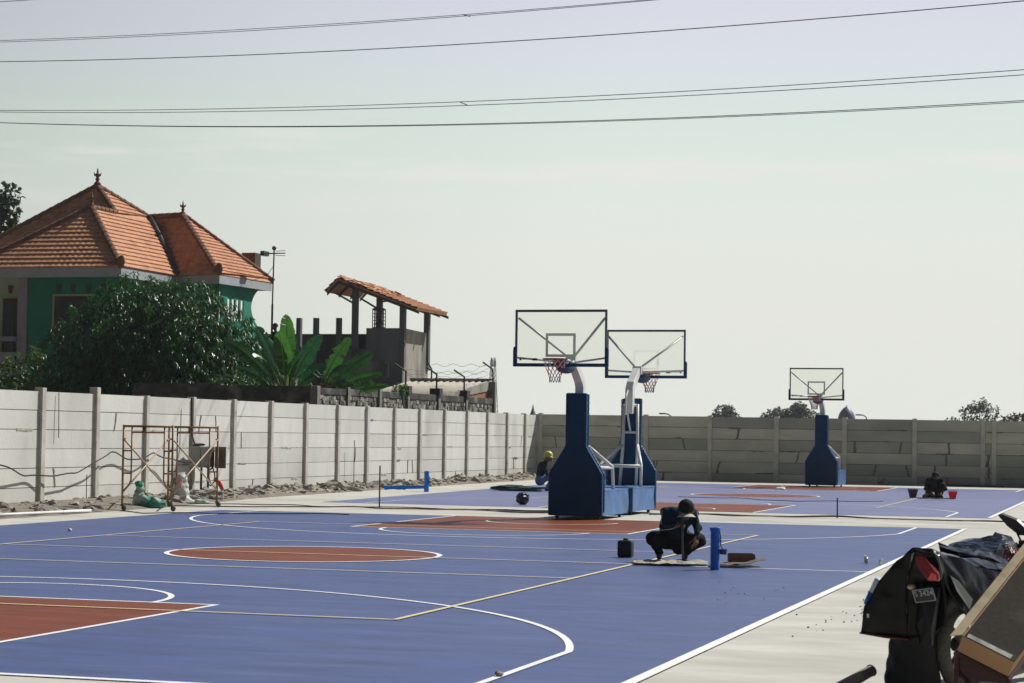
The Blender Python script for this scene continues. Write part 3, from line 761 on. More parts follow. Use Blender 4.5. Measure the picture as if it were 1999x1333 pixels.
streetlamp('distant thin street lamp above the end wall just right of the second hoop', (-15.9, 144.1, 0), 3.35, .6, 0)
streetlamp('distant thin street lamp above the end wall just right of the bulbous dome', (-4.5, 168.4, 0), 3.7, .6, 0)
M_dome = pmat('blue_grey_dome', (.13, .15, .21), .5, .15, 1)
def dome():
    r = thing('mosque_dome', 'distant blue-grey pointed onion dome showing above the end wall', 'dome', (-17.0, 248.2, 0))
    b = MB(); b.lathe([(.85, 0), (.85, 3.3)], (0, 0, 0), 20); b.build('drum', M_far, r)
    b = MB(); b.lathe([(.8, 3.3), (1.0, 3.65), (1.07, 4.0), (1.02, 4.4), (.88, 4.8), (.66, 5.15), (.42, 5.42), (.18, 5.6), (.03, 5.7)], (0, 0, 0), 28)
    b.build('dome_shell', M_dome, r, smooth=True)
    b = MB(); b.tube([(0, 0, 5.6), (0, 0, 5.85)], .03, 6); b.ico((0, 0, 5.8), .05, 2); b.build('finial', M_dome, r)
dome()
def spire():
    r = thing('roof_spire', 'tiny distant blue pointed roof spire above the wall corner', 'spire', (-36.9, 179.7, 0))
    b = MB(); b.lathe([(.8, 0), (.8, 2.9), (.9, 2.95)], (0, 0, 0), 6); b.build('base', M_far, r)
    b = MB(); b.lathe([(.62, 2.95), (.4, 3.3), (.12, 4.0), (.02, 4.5)], (0, 0, 0), 6); b.build('roof', M_dome, r)
spire()
# ------------------------------------------------------------------ trees and plants
def leaf_mat(name, c, rough=.35, tr=.25, var=.35, spec=.5):
    return pmat(name, c, rough, var, 1.7, spec=spec, transl=tr)
M_mango = leaf_mat('mango_leaf', (.028, .105, .020), .30, .3)
M_mango2 = leaf_mat('mango_leaf_fresh', (.050, .150, .028), .32, .35)
M_mango3 = leaf_mat('mango_leaf_old', (.075, .095, .022), .4, .25)
M_bright = leaf_mat('young_leaf', (.09, .16, .03), .4, .35)
M_banana = leaf_mat('banana_leaf', (.06, .19, .03), .35, .45, .25)
M_banana2 = leaf_mat('dark_banana_leaf', (.040, .14, .03), .3, .3, .3)
M_banana3 = leaf_mat('blue_green_banana_leaf', (.035, .15, .05), .3, .4, .3)
M_rib = pmat('banana_midrib', (.26, .33, .10), .5, .15, 3)
M_bark = pmat('grey_brown_bark', (.09, .07, .055), .9, .3, 6, bump=.6)
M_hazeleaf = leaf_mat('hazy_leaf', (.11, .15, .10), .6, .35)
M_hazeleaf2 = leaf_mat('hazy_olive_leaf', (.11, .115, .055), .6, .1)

def leaves(name, P, Dn, L, W, mats, parent, droop=.35, mi=None, seed=0):
    """one lance-shaped folded leaf (4 quads' worth of faces) per point P along direction Dn"""
    g = np.random.default_rng(seed); n = len(P)
    D = Dn/np.linalg.norm(Dn, axis=1)[:, None]
    up = np.tile([0, 0, 1.0], (n, 1))+g.normal(0, .45, (n, 3))
    S = np.cross(D, up); S /= np.linalg.norm(S, axis=1)[:, None]+1e-9
    Nn = np.cross(S, D)
    L = np.broadcast_to(L, n)[:, None]*g.uniform(.7, 1.25, (n, 1)); W = np.broadcast_to(W, n)[:, None]*g.uniform(.8, 1.2, (n, 1))
    dz = np.array([[0, 0, -1.0]])
    a = P; m = P+D*L*.45+dz*L*droop*.12; t = P+D*L*.97+dz*L*droop*.6
    fold = Nn*W*.28
    V = np.stack([a, m+S*W*.5+fold, t, m-S*W*.5+fold, m], 1).reshape(-1, 3)
    o = (np.arange(n)*5)[:, None]
    F = np.concatenate([o+np.array([[0, 1, 4]]), o+np.array([[4, 1, 2]]), o+np.array([[0, 4, 3]]), o+np.array([[4, 2, 3]])])
    M = None if mi is None else np.tile(mi, 4)
    return npmesh(name, V, F, mats, parent, False, M)

def crown(blobs, n, per, L, W, seed, fill=.25, down=.5):
    g = np.random.default_rng(seed)
    c = np.array([b[:3] for b in blobs], float); r = np.array([b[3] if np.isscalar(b[3]) else b[3] for b in blobs], float)
    w = r**2; w /= w.sum(); k = g.choice(len(blobs), n, p=w)
    d = g.normal(0, 1, (n, 3)); d /= np.linalg.norm(d, axis=1)[:, None]
    rad = np.where(g.random(n) < fill, g.uniform(.3, .9, n), g.uniform(.88, 1.08, n))
    p = c[k]+d*(r[k]*rad)[:, None]*np.array([1, 1, .9])
    # uneven outline
    p += np.array([[.22*mnoise.noise(Vector(q*1.1)), .22*mnoise.noise(Vector(q*1.1+7)), .22*mnoise.noise(Vector(q*1.1-5))] for q in p])*r[k][:, None]*.6
    P = np.repeat(p, per, 0)+g.normal(0, L*.12, (n*per, 3)); dd = np.repeat(d, per, 0)*.7+g.normal(0, .6, (n*per, 3))+np.array([0, 0, -down])
    return P, dd

def limbs(name, root, base, tops, r0, m):
    b = MB(); base = Vector(base); fork = base+Vector((0, 0, (tops[0][2]-base.z)*.35))
    b.tube([base, base+Vector((.05, .03, (fork.z-base.z)*.5)), fork], [r0*1.25, r0, r0*.85], 10)
    for t in tops:
        t = Vector(t); mid = fork.lerp(t, .5)+Vector((rnd.uniform(-.2, .2), rnd.uniform(-.2, .2), .25))
        b.tube([fork-Vector((0, 0, .1)), mid, t], [r0*.6, r0*.38, r0*.12], 7)
    return b.build(name, m, root, smooth=True)

def mango():
    O = (-13.55, 52.3, 0); r = thing('mango_tree', 'large dense dark green mango tree in front of the green house', 'tree', O)
    bl = [(0, 0, 3.9, 1.95), (-1.5, 0, 3.2, 1.75), (1.5, .1, 3.5, 1.8), (-.5, .1, 4.75, 1.35), (.75, .0, 4.65, 1.35), (2.6, .2, 2.8, 1.3), (-2.6, 0, 2.5, 1.4), (-.6, -.5, 2.4, 1.6), (1.2, -.5, 2.4, 1.6), (2.35, .1, 3.7, 1.05), (-1.6, .1, 4.2, 1.2), (3.0, .1, 2.3, .9)]
    bl = [(x*1.22, y, z*1.16-.15, q*1.17) for x, y, z, q in bl]
    bl = [(min(x, 2.15), y, z, q) for x, y, z, q in bl]
    P, d = crown(bl, 7500, 9, .20, .045, 3, fill=.3, down=.75)
    kk = np.repeat(np.random.default_rng(6).choice(3, len(P)//9, p=[.72, .2, .08]), 9); leaves('crown', P, d, .20, .046, [M_mango, M_mango2, M_mango3], r, .8, mi=kk, seed=1)
    limbs('trunk', r, (0, 0, 0), [(0, 0, 4.2), (-1.5, 0, 3.6), (1.5, 0, 3.8), (2.4, .1, 3.0), (-2.3, 0, 2.8), (.4, -.6, 3.0)], .22, M_bark)
mango()
def shrub():
    O = (-17.0, 49.3, 0); r = thing('shrub', 'bright green leafy shrub at the left edge below the balcony', 'shrub', O)
    bl = [(-.4, 0, 2.9, .85), (.25, .1, 3.5, .6), (-.8, 0, 2.3, .9), (.35, 0, 2.5, .8), (-.2, -.1, 1.9, .9), (.55, .1, 3.95, .35)]
    P, d = crown(bl, 900, 7, .14, .06, 8, fill=.3, down=.15); leaves('foliage', P, d, .15, .06, M_bright, r, .4, seed=2)
    limbs('stem', r, (0, 0, 0), [(-.4, 0, 3.0), (.3, .1, 3.6), (-.8, 0, 2.4)], .06, M_bark)
shrub()
def talltree():
    O = (-44.2, 93.9, 0); r = thing('tree', 'tall leafy tree cut by the left edge above the tiled roof', 'tree', O)
    bl = [(0, 0, 12.6, 1.5), (.6, 0, 14.0, .9), (1.2, 0, 14.6, .6), (-1, 0, 11.2, 1.7), (.7, 0, 12.0, .8), (-1.2, 0, 13.6, 1.2), (1.45, 0, 13.6, .35), (1.0, 0, 12.9, .5)]
    P, d = crown(bl, 700, 6, .34, .2, 4, fill=.2, down=.2); leaves('crown', P, d, .36, .2, leaf_mat('dark_leaf', (.03, .07, .02), .4, .25), r, .3, seed=3)
    limbs('trunk', r, (0, 0, 0), [(0, 0, 13), (.8, 0, 14.2), (-1, 0, 12), (.6, 0, 12.4)], .25, M_bark)
talltree()

def banana_leaf(mb, base, az, tilt, L, W, bend, roll=0.0, tear=.5, seed=0, stalk=.35):
    """arched paddle leaf with torn edges; mb material 0 blade, 1 midrib"""
    g = random.Random(seed); n = 26; p = Vector(base); a = az; el = tilt
    hd = Vector((math.cos(a), math.sin(a), 0)); pts = []; tans = []
    for i in range(n+1):
        t = i/n; e = tilt-bend*t*t
        d = hd*math.cos(e)+Vector((0, 0, math.sin(e))); pts.append(p.copy()); tans.append(d); p = p+d*(L/n)
    side = Vector((0, 0, 1)).cross(hd).normalized()
    k0 = int(stalk*n)
    mb.mat(1).tube(pts, [.035-.026*i/n for i in range(n+1)], 6); mb.mat(0)
    for s in (-1, 1):
        i = k0
        while i < n:
            seg = g.choice((1, 1, 2, 3) if tear > .8 else (2, 3, 4, 6)) if g.random() < tear else 9
            j = min(n, i+seg); vs = []; dr = g.uniform(-.05, .3)*tear*(1.9 if tear > .8 else 1); gap = g.uniform(0, .03 if tear > .8 else .02)
            for q in range(i, j+1):
                t = (q-k0)/(n-k0); w = W*(math.sin(math.pi*min(1, max(.0, t*.93+.05)))**.55)*(1 if q < n else .15)*g.uniform(.82, 1.05)
                d = tans[q]; sd = (side*math.cos(roll)+d.cross(side)*math.sin(roll)*1.0).normalized(); nn = d.cross(sd).normalized()
                if nn.z > 0: up = nn
                else: up = -nn
                sh = d*(gap*(1 if q == i else (-1 if q == j else 0)))
                c = pts[q]+up*.012
                vs += [c, c+sd*(s*w*.55)+up*(.10*w)+sh+d*.03, c+sd*(s*w)+up*(.04*w)-Vector((0, 0, dr*w))+sh+d*.07]
            m = j-i; mb.add(vs, [(3*q, 3*q+3, 3*q+4, 3*q+1) for q in range(m)]+[(3*q+1, 3*q+4, 3*q+5, 3*q+2) for q in range(m)])
            i = j
def banana(name, label, O, leafs, h=2.6, seed=0, grp='banana plants behind the block wall', mat=0):
    r = thing(name, label, 'banana plant', O, 0, grp)
    b = MB(); b.tube([(0, 0, 0), (.03, 0, h*.5), (0, 0, h)], [.16, .13, .08], 12); b.build('stem', pmat('banana_stem', (.16, .17, .07), .7, .3, 3, stretch=(1, 1, .2)), r, smooth=True)
    for i, (az, tilt, L, W, bend, roll, tear) in enumerate(leafs):
        m = MB(); banana_leaf(m, (0, 0, h-.25), R(az), R(tilt), L, W, R(bend), R(roll), tear, seed*31+i); m.build('leaf', [(M_banana, M_banana2, M_banana3)[(i*2+mat) % 3], M_rib], r, smooth=True)
# azimuth 16.6 deg = to the right in the picture, 196.6 = to the left, 286 = towards the camera
banana('banana_plant', 'tall banana plant with broad upright paddle leaves at the wall corner', (-7.92, 50.4, 0),
       [(283, 87, 2.7, .30, 12, 0, .55), (25, 70, 2.35, .29, 20, 80, .6), (197, 54, 2.75, .24, 34, -80, .7), (270, 79, 2.25, .31, 26, 12, .75), (205, 74, 2.5, .28, 22, -62, .7), (195, 44, 1.9, .19, 34, -80, .8), (100, 80, 2.2, .30, 30, 0, .6), (35, 54, 1.7, .24, 36, 70, .8), (320, 70, 1.6, .24, 40, 40, .8), (230, 64, 1.9, .22, 45, -45, .8), (120, 62, 2.0, .26, 45, 10, .8)], 2.85, 1)
banana('banana_plant', 'smaller banana plant with shredded drooping leaves right of the tall one', (-7.35, 51.6, 0),
       [(16, 48, 2.3, .26, 22, 70, .97), (20, 30, 2.2, .22, 26, 70, .97), (350, 62, 1.6, .22, 55, 50, .97), (195, 66, 1.5, .22, 50, -60, .97), (12, 70, 2.2, .28, 24, 80, .97), (80, 66, 1.5, .22, 45, 0, .97), (240, 50, 1.3, .2, 70, 0, .97), (14, 16, 2.3, .18, 14, 75, .97), (30, 56, 1.8, .2, 40, 60, .97), (0, 40, 1.4, .2, 60, 50, .97)], 2.95, 2, mat=1)
def undergrowth():
    r = thing('shrub', 'tangle of grassy leaves between the mango tree and the tall banana plant', 'shrub', (-8.9, 50.6, 0))
    P, d = crown([(0, 0, 2.5, .7), (-.7, 0, 2.8, .8), (.6, 0, 2.4, .7), (-1.2, -.2, 2.5, .8), (1.1, .3, 2.6, .4)], 420, 6, .5, .05, 12, fill=.4, down=-.5)
    leaves('foliage', P, d, .5, .05, leaf_mat('grass_leaf', (.05, .12, .03), .4, .3), r, .9, seed=5)
    b = MB()
    for i in range(9): b.tube([(rnd.uniform(-1.2, .4), 0, 0), (rnd.uniform(-1.2, .4), .1, 2.6)], .02, 5)
    b.build('stem', M_bark, r)
undergrowth()
def weeds():
    for i, (x, y, z) in enumerate(((-6.1, 55.9, 3.0),)):
        r = thing('weed', 'small green weed growing on top of the block wall', 'weed', (x, y, z))
        P, d = crown([(0, 0, .12, .22), (.1, .3, .08, .15)], 50, 5, .12, .05, 20+i, down=-.2); leaves('foliage', P, d, .14, .05, M_bright, r, .4, seed=9)
    r = thing('fern', 'small reddish fern beside the banana stems above the block wall', 'fern', (-7.1, 51.4, 2.4))
    P, d = crown([(0, 0, .5, .35)], 60, 5, .2, .03, 31, down=-.6); leaves('foliage', P, d, .25, .03, leaf_mat('reddish_leaf', (.12, .05, .03), .5, .3), r, .7, seed=10)
    b = MB(); b.tube([(0, 0, 0), (0, 0, .5)], .01, 5); b.build('stem', M_bark, r)
    r = thing('dry_branch', 'pale dry branch arching over the block wall', 'branch', (-6.2, 52.6, 2.95))
    b = MB(); b.tube([(0, -.2, 0), (-.05, -.15, .35), (0, .2, .42), (0, .75, .3), (0, 1.0, 0)], .016, 5); b.tube([(-.05, -.15, .35), (0, .05, .1), (0, .2, .1)], .02, 5); b.build('twig', M_rib, r)
weeds()
def fartree(label, loc, bl, n, L, m, seed, grp='distant trees beyond the end wall'):
    bl = [(x*.94, y, z*.94, q*.94) for x, y, z, q in bl]
    r = thing('distant_tree', label, 'tree', loc, 0, grp)
    P, d = crown(bl, n, 5, L, L*.5, seed, fill=.3, down=.1); leaves('crown', P, d, L, L*.55, m, r, .3, seed=seed)
    zt = max(b[2] for b in bl); limbs('trunk', r, (0, 0, 0), [(b[0], b[1], b[2]) for b in bl[:4]], .22, M_bark)
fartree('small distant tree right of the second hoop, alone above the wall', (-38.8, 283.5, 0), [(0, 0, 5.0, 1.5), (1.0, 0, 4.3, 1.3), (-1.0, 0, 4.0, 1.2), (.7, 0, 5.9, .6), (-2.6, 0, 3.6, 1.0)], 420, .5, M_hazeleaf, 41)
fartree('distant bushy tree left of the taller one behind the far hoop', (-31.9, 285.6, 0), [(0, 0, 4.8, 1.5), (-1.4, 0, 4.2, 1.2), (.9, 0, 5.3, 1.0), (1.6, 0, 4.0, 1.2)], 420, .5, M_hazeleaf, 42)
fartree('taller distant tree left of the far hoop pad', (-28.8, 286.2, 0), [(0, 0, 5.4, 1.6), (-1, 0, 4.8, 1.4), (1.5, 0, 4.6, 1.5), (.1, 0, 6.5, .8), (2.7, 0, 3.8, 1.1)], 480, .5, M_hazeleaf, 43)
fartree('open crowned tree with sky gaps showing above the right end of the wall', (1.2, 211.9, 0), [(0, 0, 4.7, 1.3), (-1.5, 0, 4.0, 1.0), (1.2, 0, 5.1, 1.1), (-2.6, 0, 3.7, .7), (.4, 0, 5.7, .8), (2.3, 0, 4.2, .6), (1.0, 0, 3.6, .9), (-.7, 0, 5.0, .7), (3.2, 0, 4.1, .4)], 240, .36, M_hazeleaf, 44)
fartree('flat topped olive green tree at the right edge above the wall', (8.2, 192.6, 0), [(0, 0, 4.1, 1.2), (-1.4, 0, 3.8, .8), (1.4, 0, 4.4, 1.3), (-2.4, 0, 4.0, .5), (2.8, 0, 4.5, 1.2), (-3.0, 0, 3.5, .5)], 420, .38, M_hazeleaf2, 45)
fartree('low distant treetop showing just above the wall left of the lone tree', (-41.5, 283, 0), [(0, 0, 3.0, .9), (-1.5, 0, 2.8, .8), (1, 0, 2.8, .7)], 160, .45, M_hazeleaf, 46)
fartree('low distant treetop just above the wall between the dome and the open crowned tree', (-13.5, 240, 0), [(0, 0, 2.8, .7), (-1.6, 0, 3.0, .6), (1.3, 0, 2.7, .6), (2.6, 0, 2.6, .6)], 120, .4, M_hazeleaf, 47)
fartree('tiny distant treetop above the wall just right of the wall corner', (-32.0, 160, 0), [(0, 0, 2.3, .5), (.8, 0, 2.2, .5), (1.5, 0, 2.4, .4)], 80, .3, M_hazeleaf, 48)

# ------------------------------------------------------------------ overhead wires
M_wire = pmat('power_cable', (.05, .07, .085), .6, .2, 2)
def wire(label, pts, r=.011):
    """pts: three-plus (x, z) samples in the vertical plane of the line; sags between poles out of the picture"""
    xs = np.array([p[0] for p in pts]); zs = np.array([p[1] for p in pts]); c = np.polyfit(xs, zs, 2)
    b = MB(); P = []
    for x in np.linspace(-34, 34, 90): P.append((x, 45-.35*x, float(np.polyval(c, x))))
    b.tube(P, r, 6); o = b.build('power_cable', M_wire); return tag(o, label, 'cable', 'overhead cables crossing the sky')
wire('uppermost overhead cable, cutting only the top left corner of the sky', [(-24.38, 16.446), (-19.25, 16.117), (-17.55, 15.958), (-10.18, 15.472)], 0.011)
wire('upper cable of the close pair that leaves the sky through its top edge', [(-19.2, 14.761), (-4.22, 13.776), (-0.62, 13.595), (5.18, 13.359)], 0.009)
wire('lower cable of the close pair that leaves the sky through its top edge', [(-19.2, 14.708), (-4.22, 13.73), (-0.62, 13.55), (5.49, 13.324)], 0.009)
wire('thick single cable rising to the top right corner of the sky', [(-19.18, 14.04), (-11.17, 13.4), (-4.2, 12.919), (1.1, 12.681), (6.63, 12.442), (15.37, 12.17)], 0.013)
wire('upper cable of the wide pair joined by a short spacer', [(-19.12, 12.373), (-11.13, 11.734), (-4.17, 11.299), (-0.57, 11.087), (6.65, 10.777), (15.37, 10.516)], 0.01)
wire('lower cable of the wide pair joined by a short spacer', [(-19.12, 12.321), (-11.13, 11.636), (-4.16, 11.192), (-0.4, 10.984), (6.65, 10.654), (15.37, 10.393)], 0.01)
wire('upper strand of the lowest twisted pair of cables', [(-19.1, 11.953), (-12.19, 11.295), (-5.09, 10.746), (1.14, 10.365), (6.66, 10.069), (15.38, 9.777)], 0.01)
wire('lower strand of the lowest twisted pair of cables', [(-19.1, 11.944), (-12.19, 11.287), (-5.09, 10.726), (1.14, 10.336), (6.66, 10.041), (15.38, 9.741)], 0.009)
SP = [((-0.61, 11.09), (-0.36, 10.981)), ((-0.53, 13.585), (-0.31, 13.516))]
for i, (a, c) in enumerate(SP):
    b = MB(); b.tube([(a[0], 45-.35*a[0], a[1]), (c[0], 45-.35*c[0], c[1])], .012, 6)
    tag(b.build('cable_spacer', M_wire), ('short spacer bar between the wide pair of cables', 'short spacer bar on the upper close pair of cables')[i], 'spacer')
# ------------------------------------------------------------------ basketball hoops
M_pad = pmat('blue_vinyl_pad_shaded', (.0015, .055, .145), .5, .14, 2.0, bump=.25, bscale=7, spec=.2)  # darker copy of the pad vinyl, shade on the front put into colour
M_padside = pmat('blue_vinyl_pad_sunlit', (.06, .16, .36), .45, .18, 3.0, bump=.5, bscale=5, spec=.5)  # lighter copy of the pad vinyl, sunlight put into its colour
M_padblue = pmat('blue_board_padding', (.003, .055, .15), .5, .12, 3, spec=.4)
M_whitep = pmat('white_enamel', (.68, .68, .66), .4, .08, 4, spec=.5, speck=(30, .72, (.4, .36, .3)))
M_frame = pmat('grey_blue_frame', (.07, .09, .125), .45, .12, 3)
M_red = pmat('red_rim_paint', (.48, .035, .025), .4, .15, 4)
M_netw = pmat('net_white', (.7, .7, .7), .9, .1, 5); M_netr = pmat('net_red', (.45, .05, .05), .9, .1, 5); M_netb = pmat('net_blue', (.05, .09, .18), .9, .1, 5)
M_black = pmat('black_rubber', (.012, .012, .013), .7, .2, 5)
M_sq = pmat('board_square_paint', (.75, .78, .70), .6, .05, 4, transl=.75)
def glass_mat():
    m = bpy.data.materials.new('clear_backboard'); m.use_nodes = True; N = m.node_tree.nodes; L = m.node_tree.links; N.remove(N['Principled BSDF'])
    t = N.new('ShaderNodeBsdfTransparent'); t.inputs[0].default_value = (.99, 1.0, .975, 1)
    g = N.new('ShaderNodeBsdfGlossy'); g.inputs['Roughness'].default_value = .02
    f = N.new('ShaderNodeFresnel'); f.inputs[0].default_value = 1.45
    n = N.new('ShaderNodeTexNoise'); n.inputs['Scale'].default_value = 3
    d = N.new('ShaderNodeBsdfDiffuse'); d.inputs[0].default_value = (.75, .8, .7, 1)
    mr = N.new('ShaderNodeMapRange'); L.new(n.outputs[0], mr.inputs[0]); mr.inputs[3].default_value = .0; mr.inputs[4].default_value = .02
    x = N.new('ShaderNodeMixShader'); L.new(f.outputs[0], x.inputs[0]); L.new(t.outputs[0], x.inputs[1]); L.new(g.outputs[0], x.inputs[2])
    y = N.new('ShaderNodeMixShader'); L.new(mr.outputs[0], y.inputs[0]); L.new(x.outputs[0], y.inputs[1]); L.new(d.outputs[0], y.inputs[2])
    L.new(y.outputs[0], N['Material Output'].inputs[0]); return m
M_glass = glass_mat()

def make_hoop():
    r = thing('basketball_hoop', '', 'basketball hoop', (0, 0, 0), 0, 'portable basketball hoops')
    # front pad: bottle-shaped padded panel, front face at y=0
    w, nk = .545, .212
    pf = [(-w, .07), (w, .07), (w, .88), (nk+.0, 1.43), (nk, 2.46), (-nk, 2.46), (-nk, 1.43), (-w, .88)]
    b = MB(); b.prism([(x, 0, z) for x, z in pf], (0, .12, 0)); b.build('front_pad', M_pad, r, bevel=.03)
    # laced rear edge: ruffled strip down the right and left rear edges
    for s in (-1, 1):
        b = MB(); path = [(s*nk*1.0, 2.44), (s*nk, 1.43), (s*w, .88), (s*w, .1)]; pts = []
        for i in range(3):
            for k in range(18):
                t = k/18; x = path[i][0]+(path[i+1][0]-path[i][0])*t; z = path[i][1]+(path[i+1][1]-path[i][1])*t
                pts.append((x+s*(.003+.006*((k % 2))), .135, z))
        b.tube(pts, .018, 6); b.build('pad_lacing', M_padside, r)
    # weighted base with side pads
    b = MB(); b.box2((-.46, .125, .10), (.46, 2.15, .54)); b.build('base', M_padblue, r, bevel=.02)
    for s in (-1, 1):
        vs = []; n = 28; b = MB(); hn = 7
        for i in range(n+1):
            for j in range(hn+1):
                y = .15+2.05*i/n; z = .075+.47*j/hn
                q = .006*math.sin(i*2.3+j*.9)*(j/hn)**2+.022*mnoise.noise(Vector((y*2.6+z*3, z*2.2-y, s)))
                vs.append((s*(.535+q), y, z))
        b.add(vs, [(i*(hn+1)+j, (i+1)*(hn+1)+j, (i+1)*(hn+1)+j+1, i*(hn+1)+j+1) for i in range(n) for j in range(hn)])
        b.box2((s*.463, .15, .075), (s*.52, 2.2, .545)); b.box2((s*.463, .15, .548), (s*.54, 2.2, .575))
        b.build('side_pad', M_padside, r, smooth=True, angle=35)
    b = MB(); b.box2((-.54, 2.153, .075), (.54, 2.24, .56)); b.build('rear_pad', M_padblue, r, bevel=.02)
    b = MB(); b.box2((-.459, .16, .55), (.459, 2.14, .575)); b.build('top_pad', M_padside, r)
    for x in (-.42, .42):
        for y in (.25, 1.95):
            b = MB(); b.lathe([(.0, -.025), (.045, -.025), (.05, -.012), (.05, .012), (.045, .025), (0, .025)], (x, y, .05), 14, (1, 0, 0)); b.build('wheel', M_black, r, smooth=False)
    # white tube frame
    b = MB(); t = .034
    for s in (-1, 1):
        b.tube([(s*.15, .22, 2.33), (s*.16, .24, 1.40), (s*.18, .42, .56)], t, 10)
        b.tube([(s*.16, .235, 1.45), (s*.46, 1.15, 1.02), (s*.47, 1.2, .56)], t, 10)
        b.tube([(s*.17, .30, 1.02), (s*.46, 1.14, 1.0)], t*.8, 8)
    b.tube([(-.155, .23, 1.72), (.155, .23, 1.72)], t*.8, 8); b.tube([(-.465, 1.16, 1.0), (.465, 1.16, 1.0)], t, 10); b.tube([(-.155, .225, 2.3), (.155, .225, 2.3)], t, 8)
    b.tube([(0, .24, 1.75), (.06, .40, 2.28)], .022, 8)
    b.build('support_frame', M_whitep, r, smooth=True)
    # mast: bent box arm
    def boxarm(mb, pts, wx, th):
        P = [Vector(p) for p in pts]; vs = []
        for i, p in enumerate(P):
            tn = ((P[min(i+1, len(P)-1)]-p).normalized()+(p-P[max(i-1, 0)]).normalized()).normalized(); nn = Vector((1, 0, 0)).cross(tn).normalized()
            w = wx[i]; h = th[i]
            vs += [p+Vector((-w, 0, 0))-nn*h, p+Vector((w, 0, 0))-nn*h, p+Vector((w, 0, 0))+nn*h, p+Vector((-w, 0, 0))+nn*h]
        k = len(P); mb.add(vs, [(4*i+j, 4*i+(j+1) % 4, 4*i+4+(j+1) % 4, 4*i+4+j) for i in range(k-1) for j in range(4)]+[(0, 1, 2, 3), (4*k-4, 4*k-3, 4*k-2, 4*k-1)])
    b = MB(); boxarm(b, [(0, .34, 2.12), (0, .32, 2.62), (0, .22, 2.74), (0, -.24, 3.02), (0, -.36, 3.08)], [.085, .085, .083, .075, .075], [.10, .10, .10, .085, .085])
    b.build('arm', M_whitep, r, bevel=.012)
    b = MB(); b.tube([(0.02, .62, 2.1), (0.02, .58, 2.5), (.02, -.05, 2.98)], .022, 8); b.tube([(.06, .40, 2.28), (.02, .62, 2.1)], .02, 6); b.build('link_rod', M_whitep, r)
    b = MB(); b.box2((-.10, -.46, 2.99), (.10, -.30, 3.17)); b.build('arm_head', M_whitep, r, bevel=.01)
    b = MB(); yb = -1.18
    for s in (-1, 1):
        b.tube([(s*.03, -.39, 3.12), (s*.85, yb+.045, 3.86)], .024, 8); b.tube([(s*.05, -.39, 3.04), (s*.86, yb+.045, 3.10)], .020, 8)
    b.tube([(-.06, -.44, 3.05), (-.06, yb+.06, 3.06)], .03, 8); b.tube([(.06, -.44, 3.05), (.06, yb+.06, 3.06)], .03, 8)
    b.build('board_strut', M_whitep, r, smooth=True)
    b = MB(); b.ico((0, -.80, 2.93), (.17, .40, .12), 3); b.build('bracket_pad', M_padblue, r, smooth=True)
    # backboard 1.8 x 1.05
    z0, z1 = 2.965, 4.015
    b = MB(); b.box2((-.875, yb-.008, z0+.02), (.875, yb+.008, z1-.03)); bo = b.build('backboard', M_glass, r)
    b = MB()
    b.box2((-.9, yb-.02, z1-.045), (.9, yb+.03, z1)); b.box2((-.9, yb-.02, z0), (.9, yb+.03, z0+.03))
    for s in (-1, 1): b.box2((s*.9, yb-.02, z0+.031), (s*.864, yb+.03, z1-.046))
    b.build('board_frame', M_frame, bo)
    b = MB(); q = .05; zs0, zs1 = z0+.15, z0+.60; ys = (yb-.0135, yb-.0095)
    def strip(x0, z0_, x1, z1_): b.add([(x0, ys[0], z0_), (x1, ys[0], z0_), (x1, ys[0], z1_), (x0, ys[0], z1_)], [(0, 1, 2, 3)])
    strip(-.295, zs1-q, .295, zs1); strip(-.295, zs0, .295, zs0+q); strip(-.295, zs0+q, -.295+q, zs1-q); strip(.295-q, zs0+q, .295, zs1-q)
    b.build('target_square', M_sq, bo)
    b = MB(); b.box2((-.935, yb-.035, z0-.035), (.935, yb+.04, z0+.03))
    for s in (-1, 1):
        b.box2((s*.935, yb-.036, z0+.031), (s*.87, yb+.041, z0+.30)); b.prism([(s*.935, yb-.036, z0+.301), (s*.87, yb-.036, z0+.301), (s*.885, yb-.036, z0+.345), (s*.92, yb-.036, z0+.345)], (0, .077, 0))
    b.build('edge_padding', M_padblue, bo, bevel=.008)
    b = MB(); g = random.Random(2)
    x = -.79
    for i in range(9): b.box2((x, yb-.014, z0+.098), (x+.014+g.random()*.006, yb-.0095, z0+.112+g.random()*.012)); x += .026
    b.box2((-.555, yb-.014, z0+.08), (-.46, yb-.0095, z0+.125)); b.prism([(-.82, yb-.014, z0+.085), (-.795, yb-.014, z0+.13), (-.77, yb-.014, z0+.085)], (0, .004, 0))
    b.build('sticker', M_black, bo)
    # rim, bracket and net
    cy = yb-.15-.24; zr = 3.06
    b = MB(); b.tube([(.228*math.cos(a), cy+.228*math.sin(a), zr) for a in np.linspace(0, 2*math.pi, 37)], .013, 8, False)
    b.prism([(-.09, yb-.04, zr+.01), (.09, yb-.04, zr+.01), (.12, cy+.19, zr+.008), (-.12, cy+.19, zr+.008)], (0, 0, -.02)); b.box2((-.085, yb-.075, zr-.14), (.085, yb-.037, zr+.02))
    for s in (-1, 1): b.prism([(s*.09, yb-.076, zr-.012), (s*.09, yb-.076, zr-.12), (s*.12, cy+.20, zr-.012)], (s*.008, 0, 0))
    b.build('rim', M_red, r, smooth=False)
    b = MB(); n = 12; lv = 7; prof = [(.225, 0), (.205, -.08), (.175, -.16), (.145, -.23), (.118, -.30), (.100, -.36), (.104, -.43)]
    def np_(k, j):
        rr, dz = prof[k]; a = 2*math.pi*(j+(.5 if k % 2 else 0))/n; return (rr*math.cos(a), cy+rr*math.sin(a), zr-.01+dz)
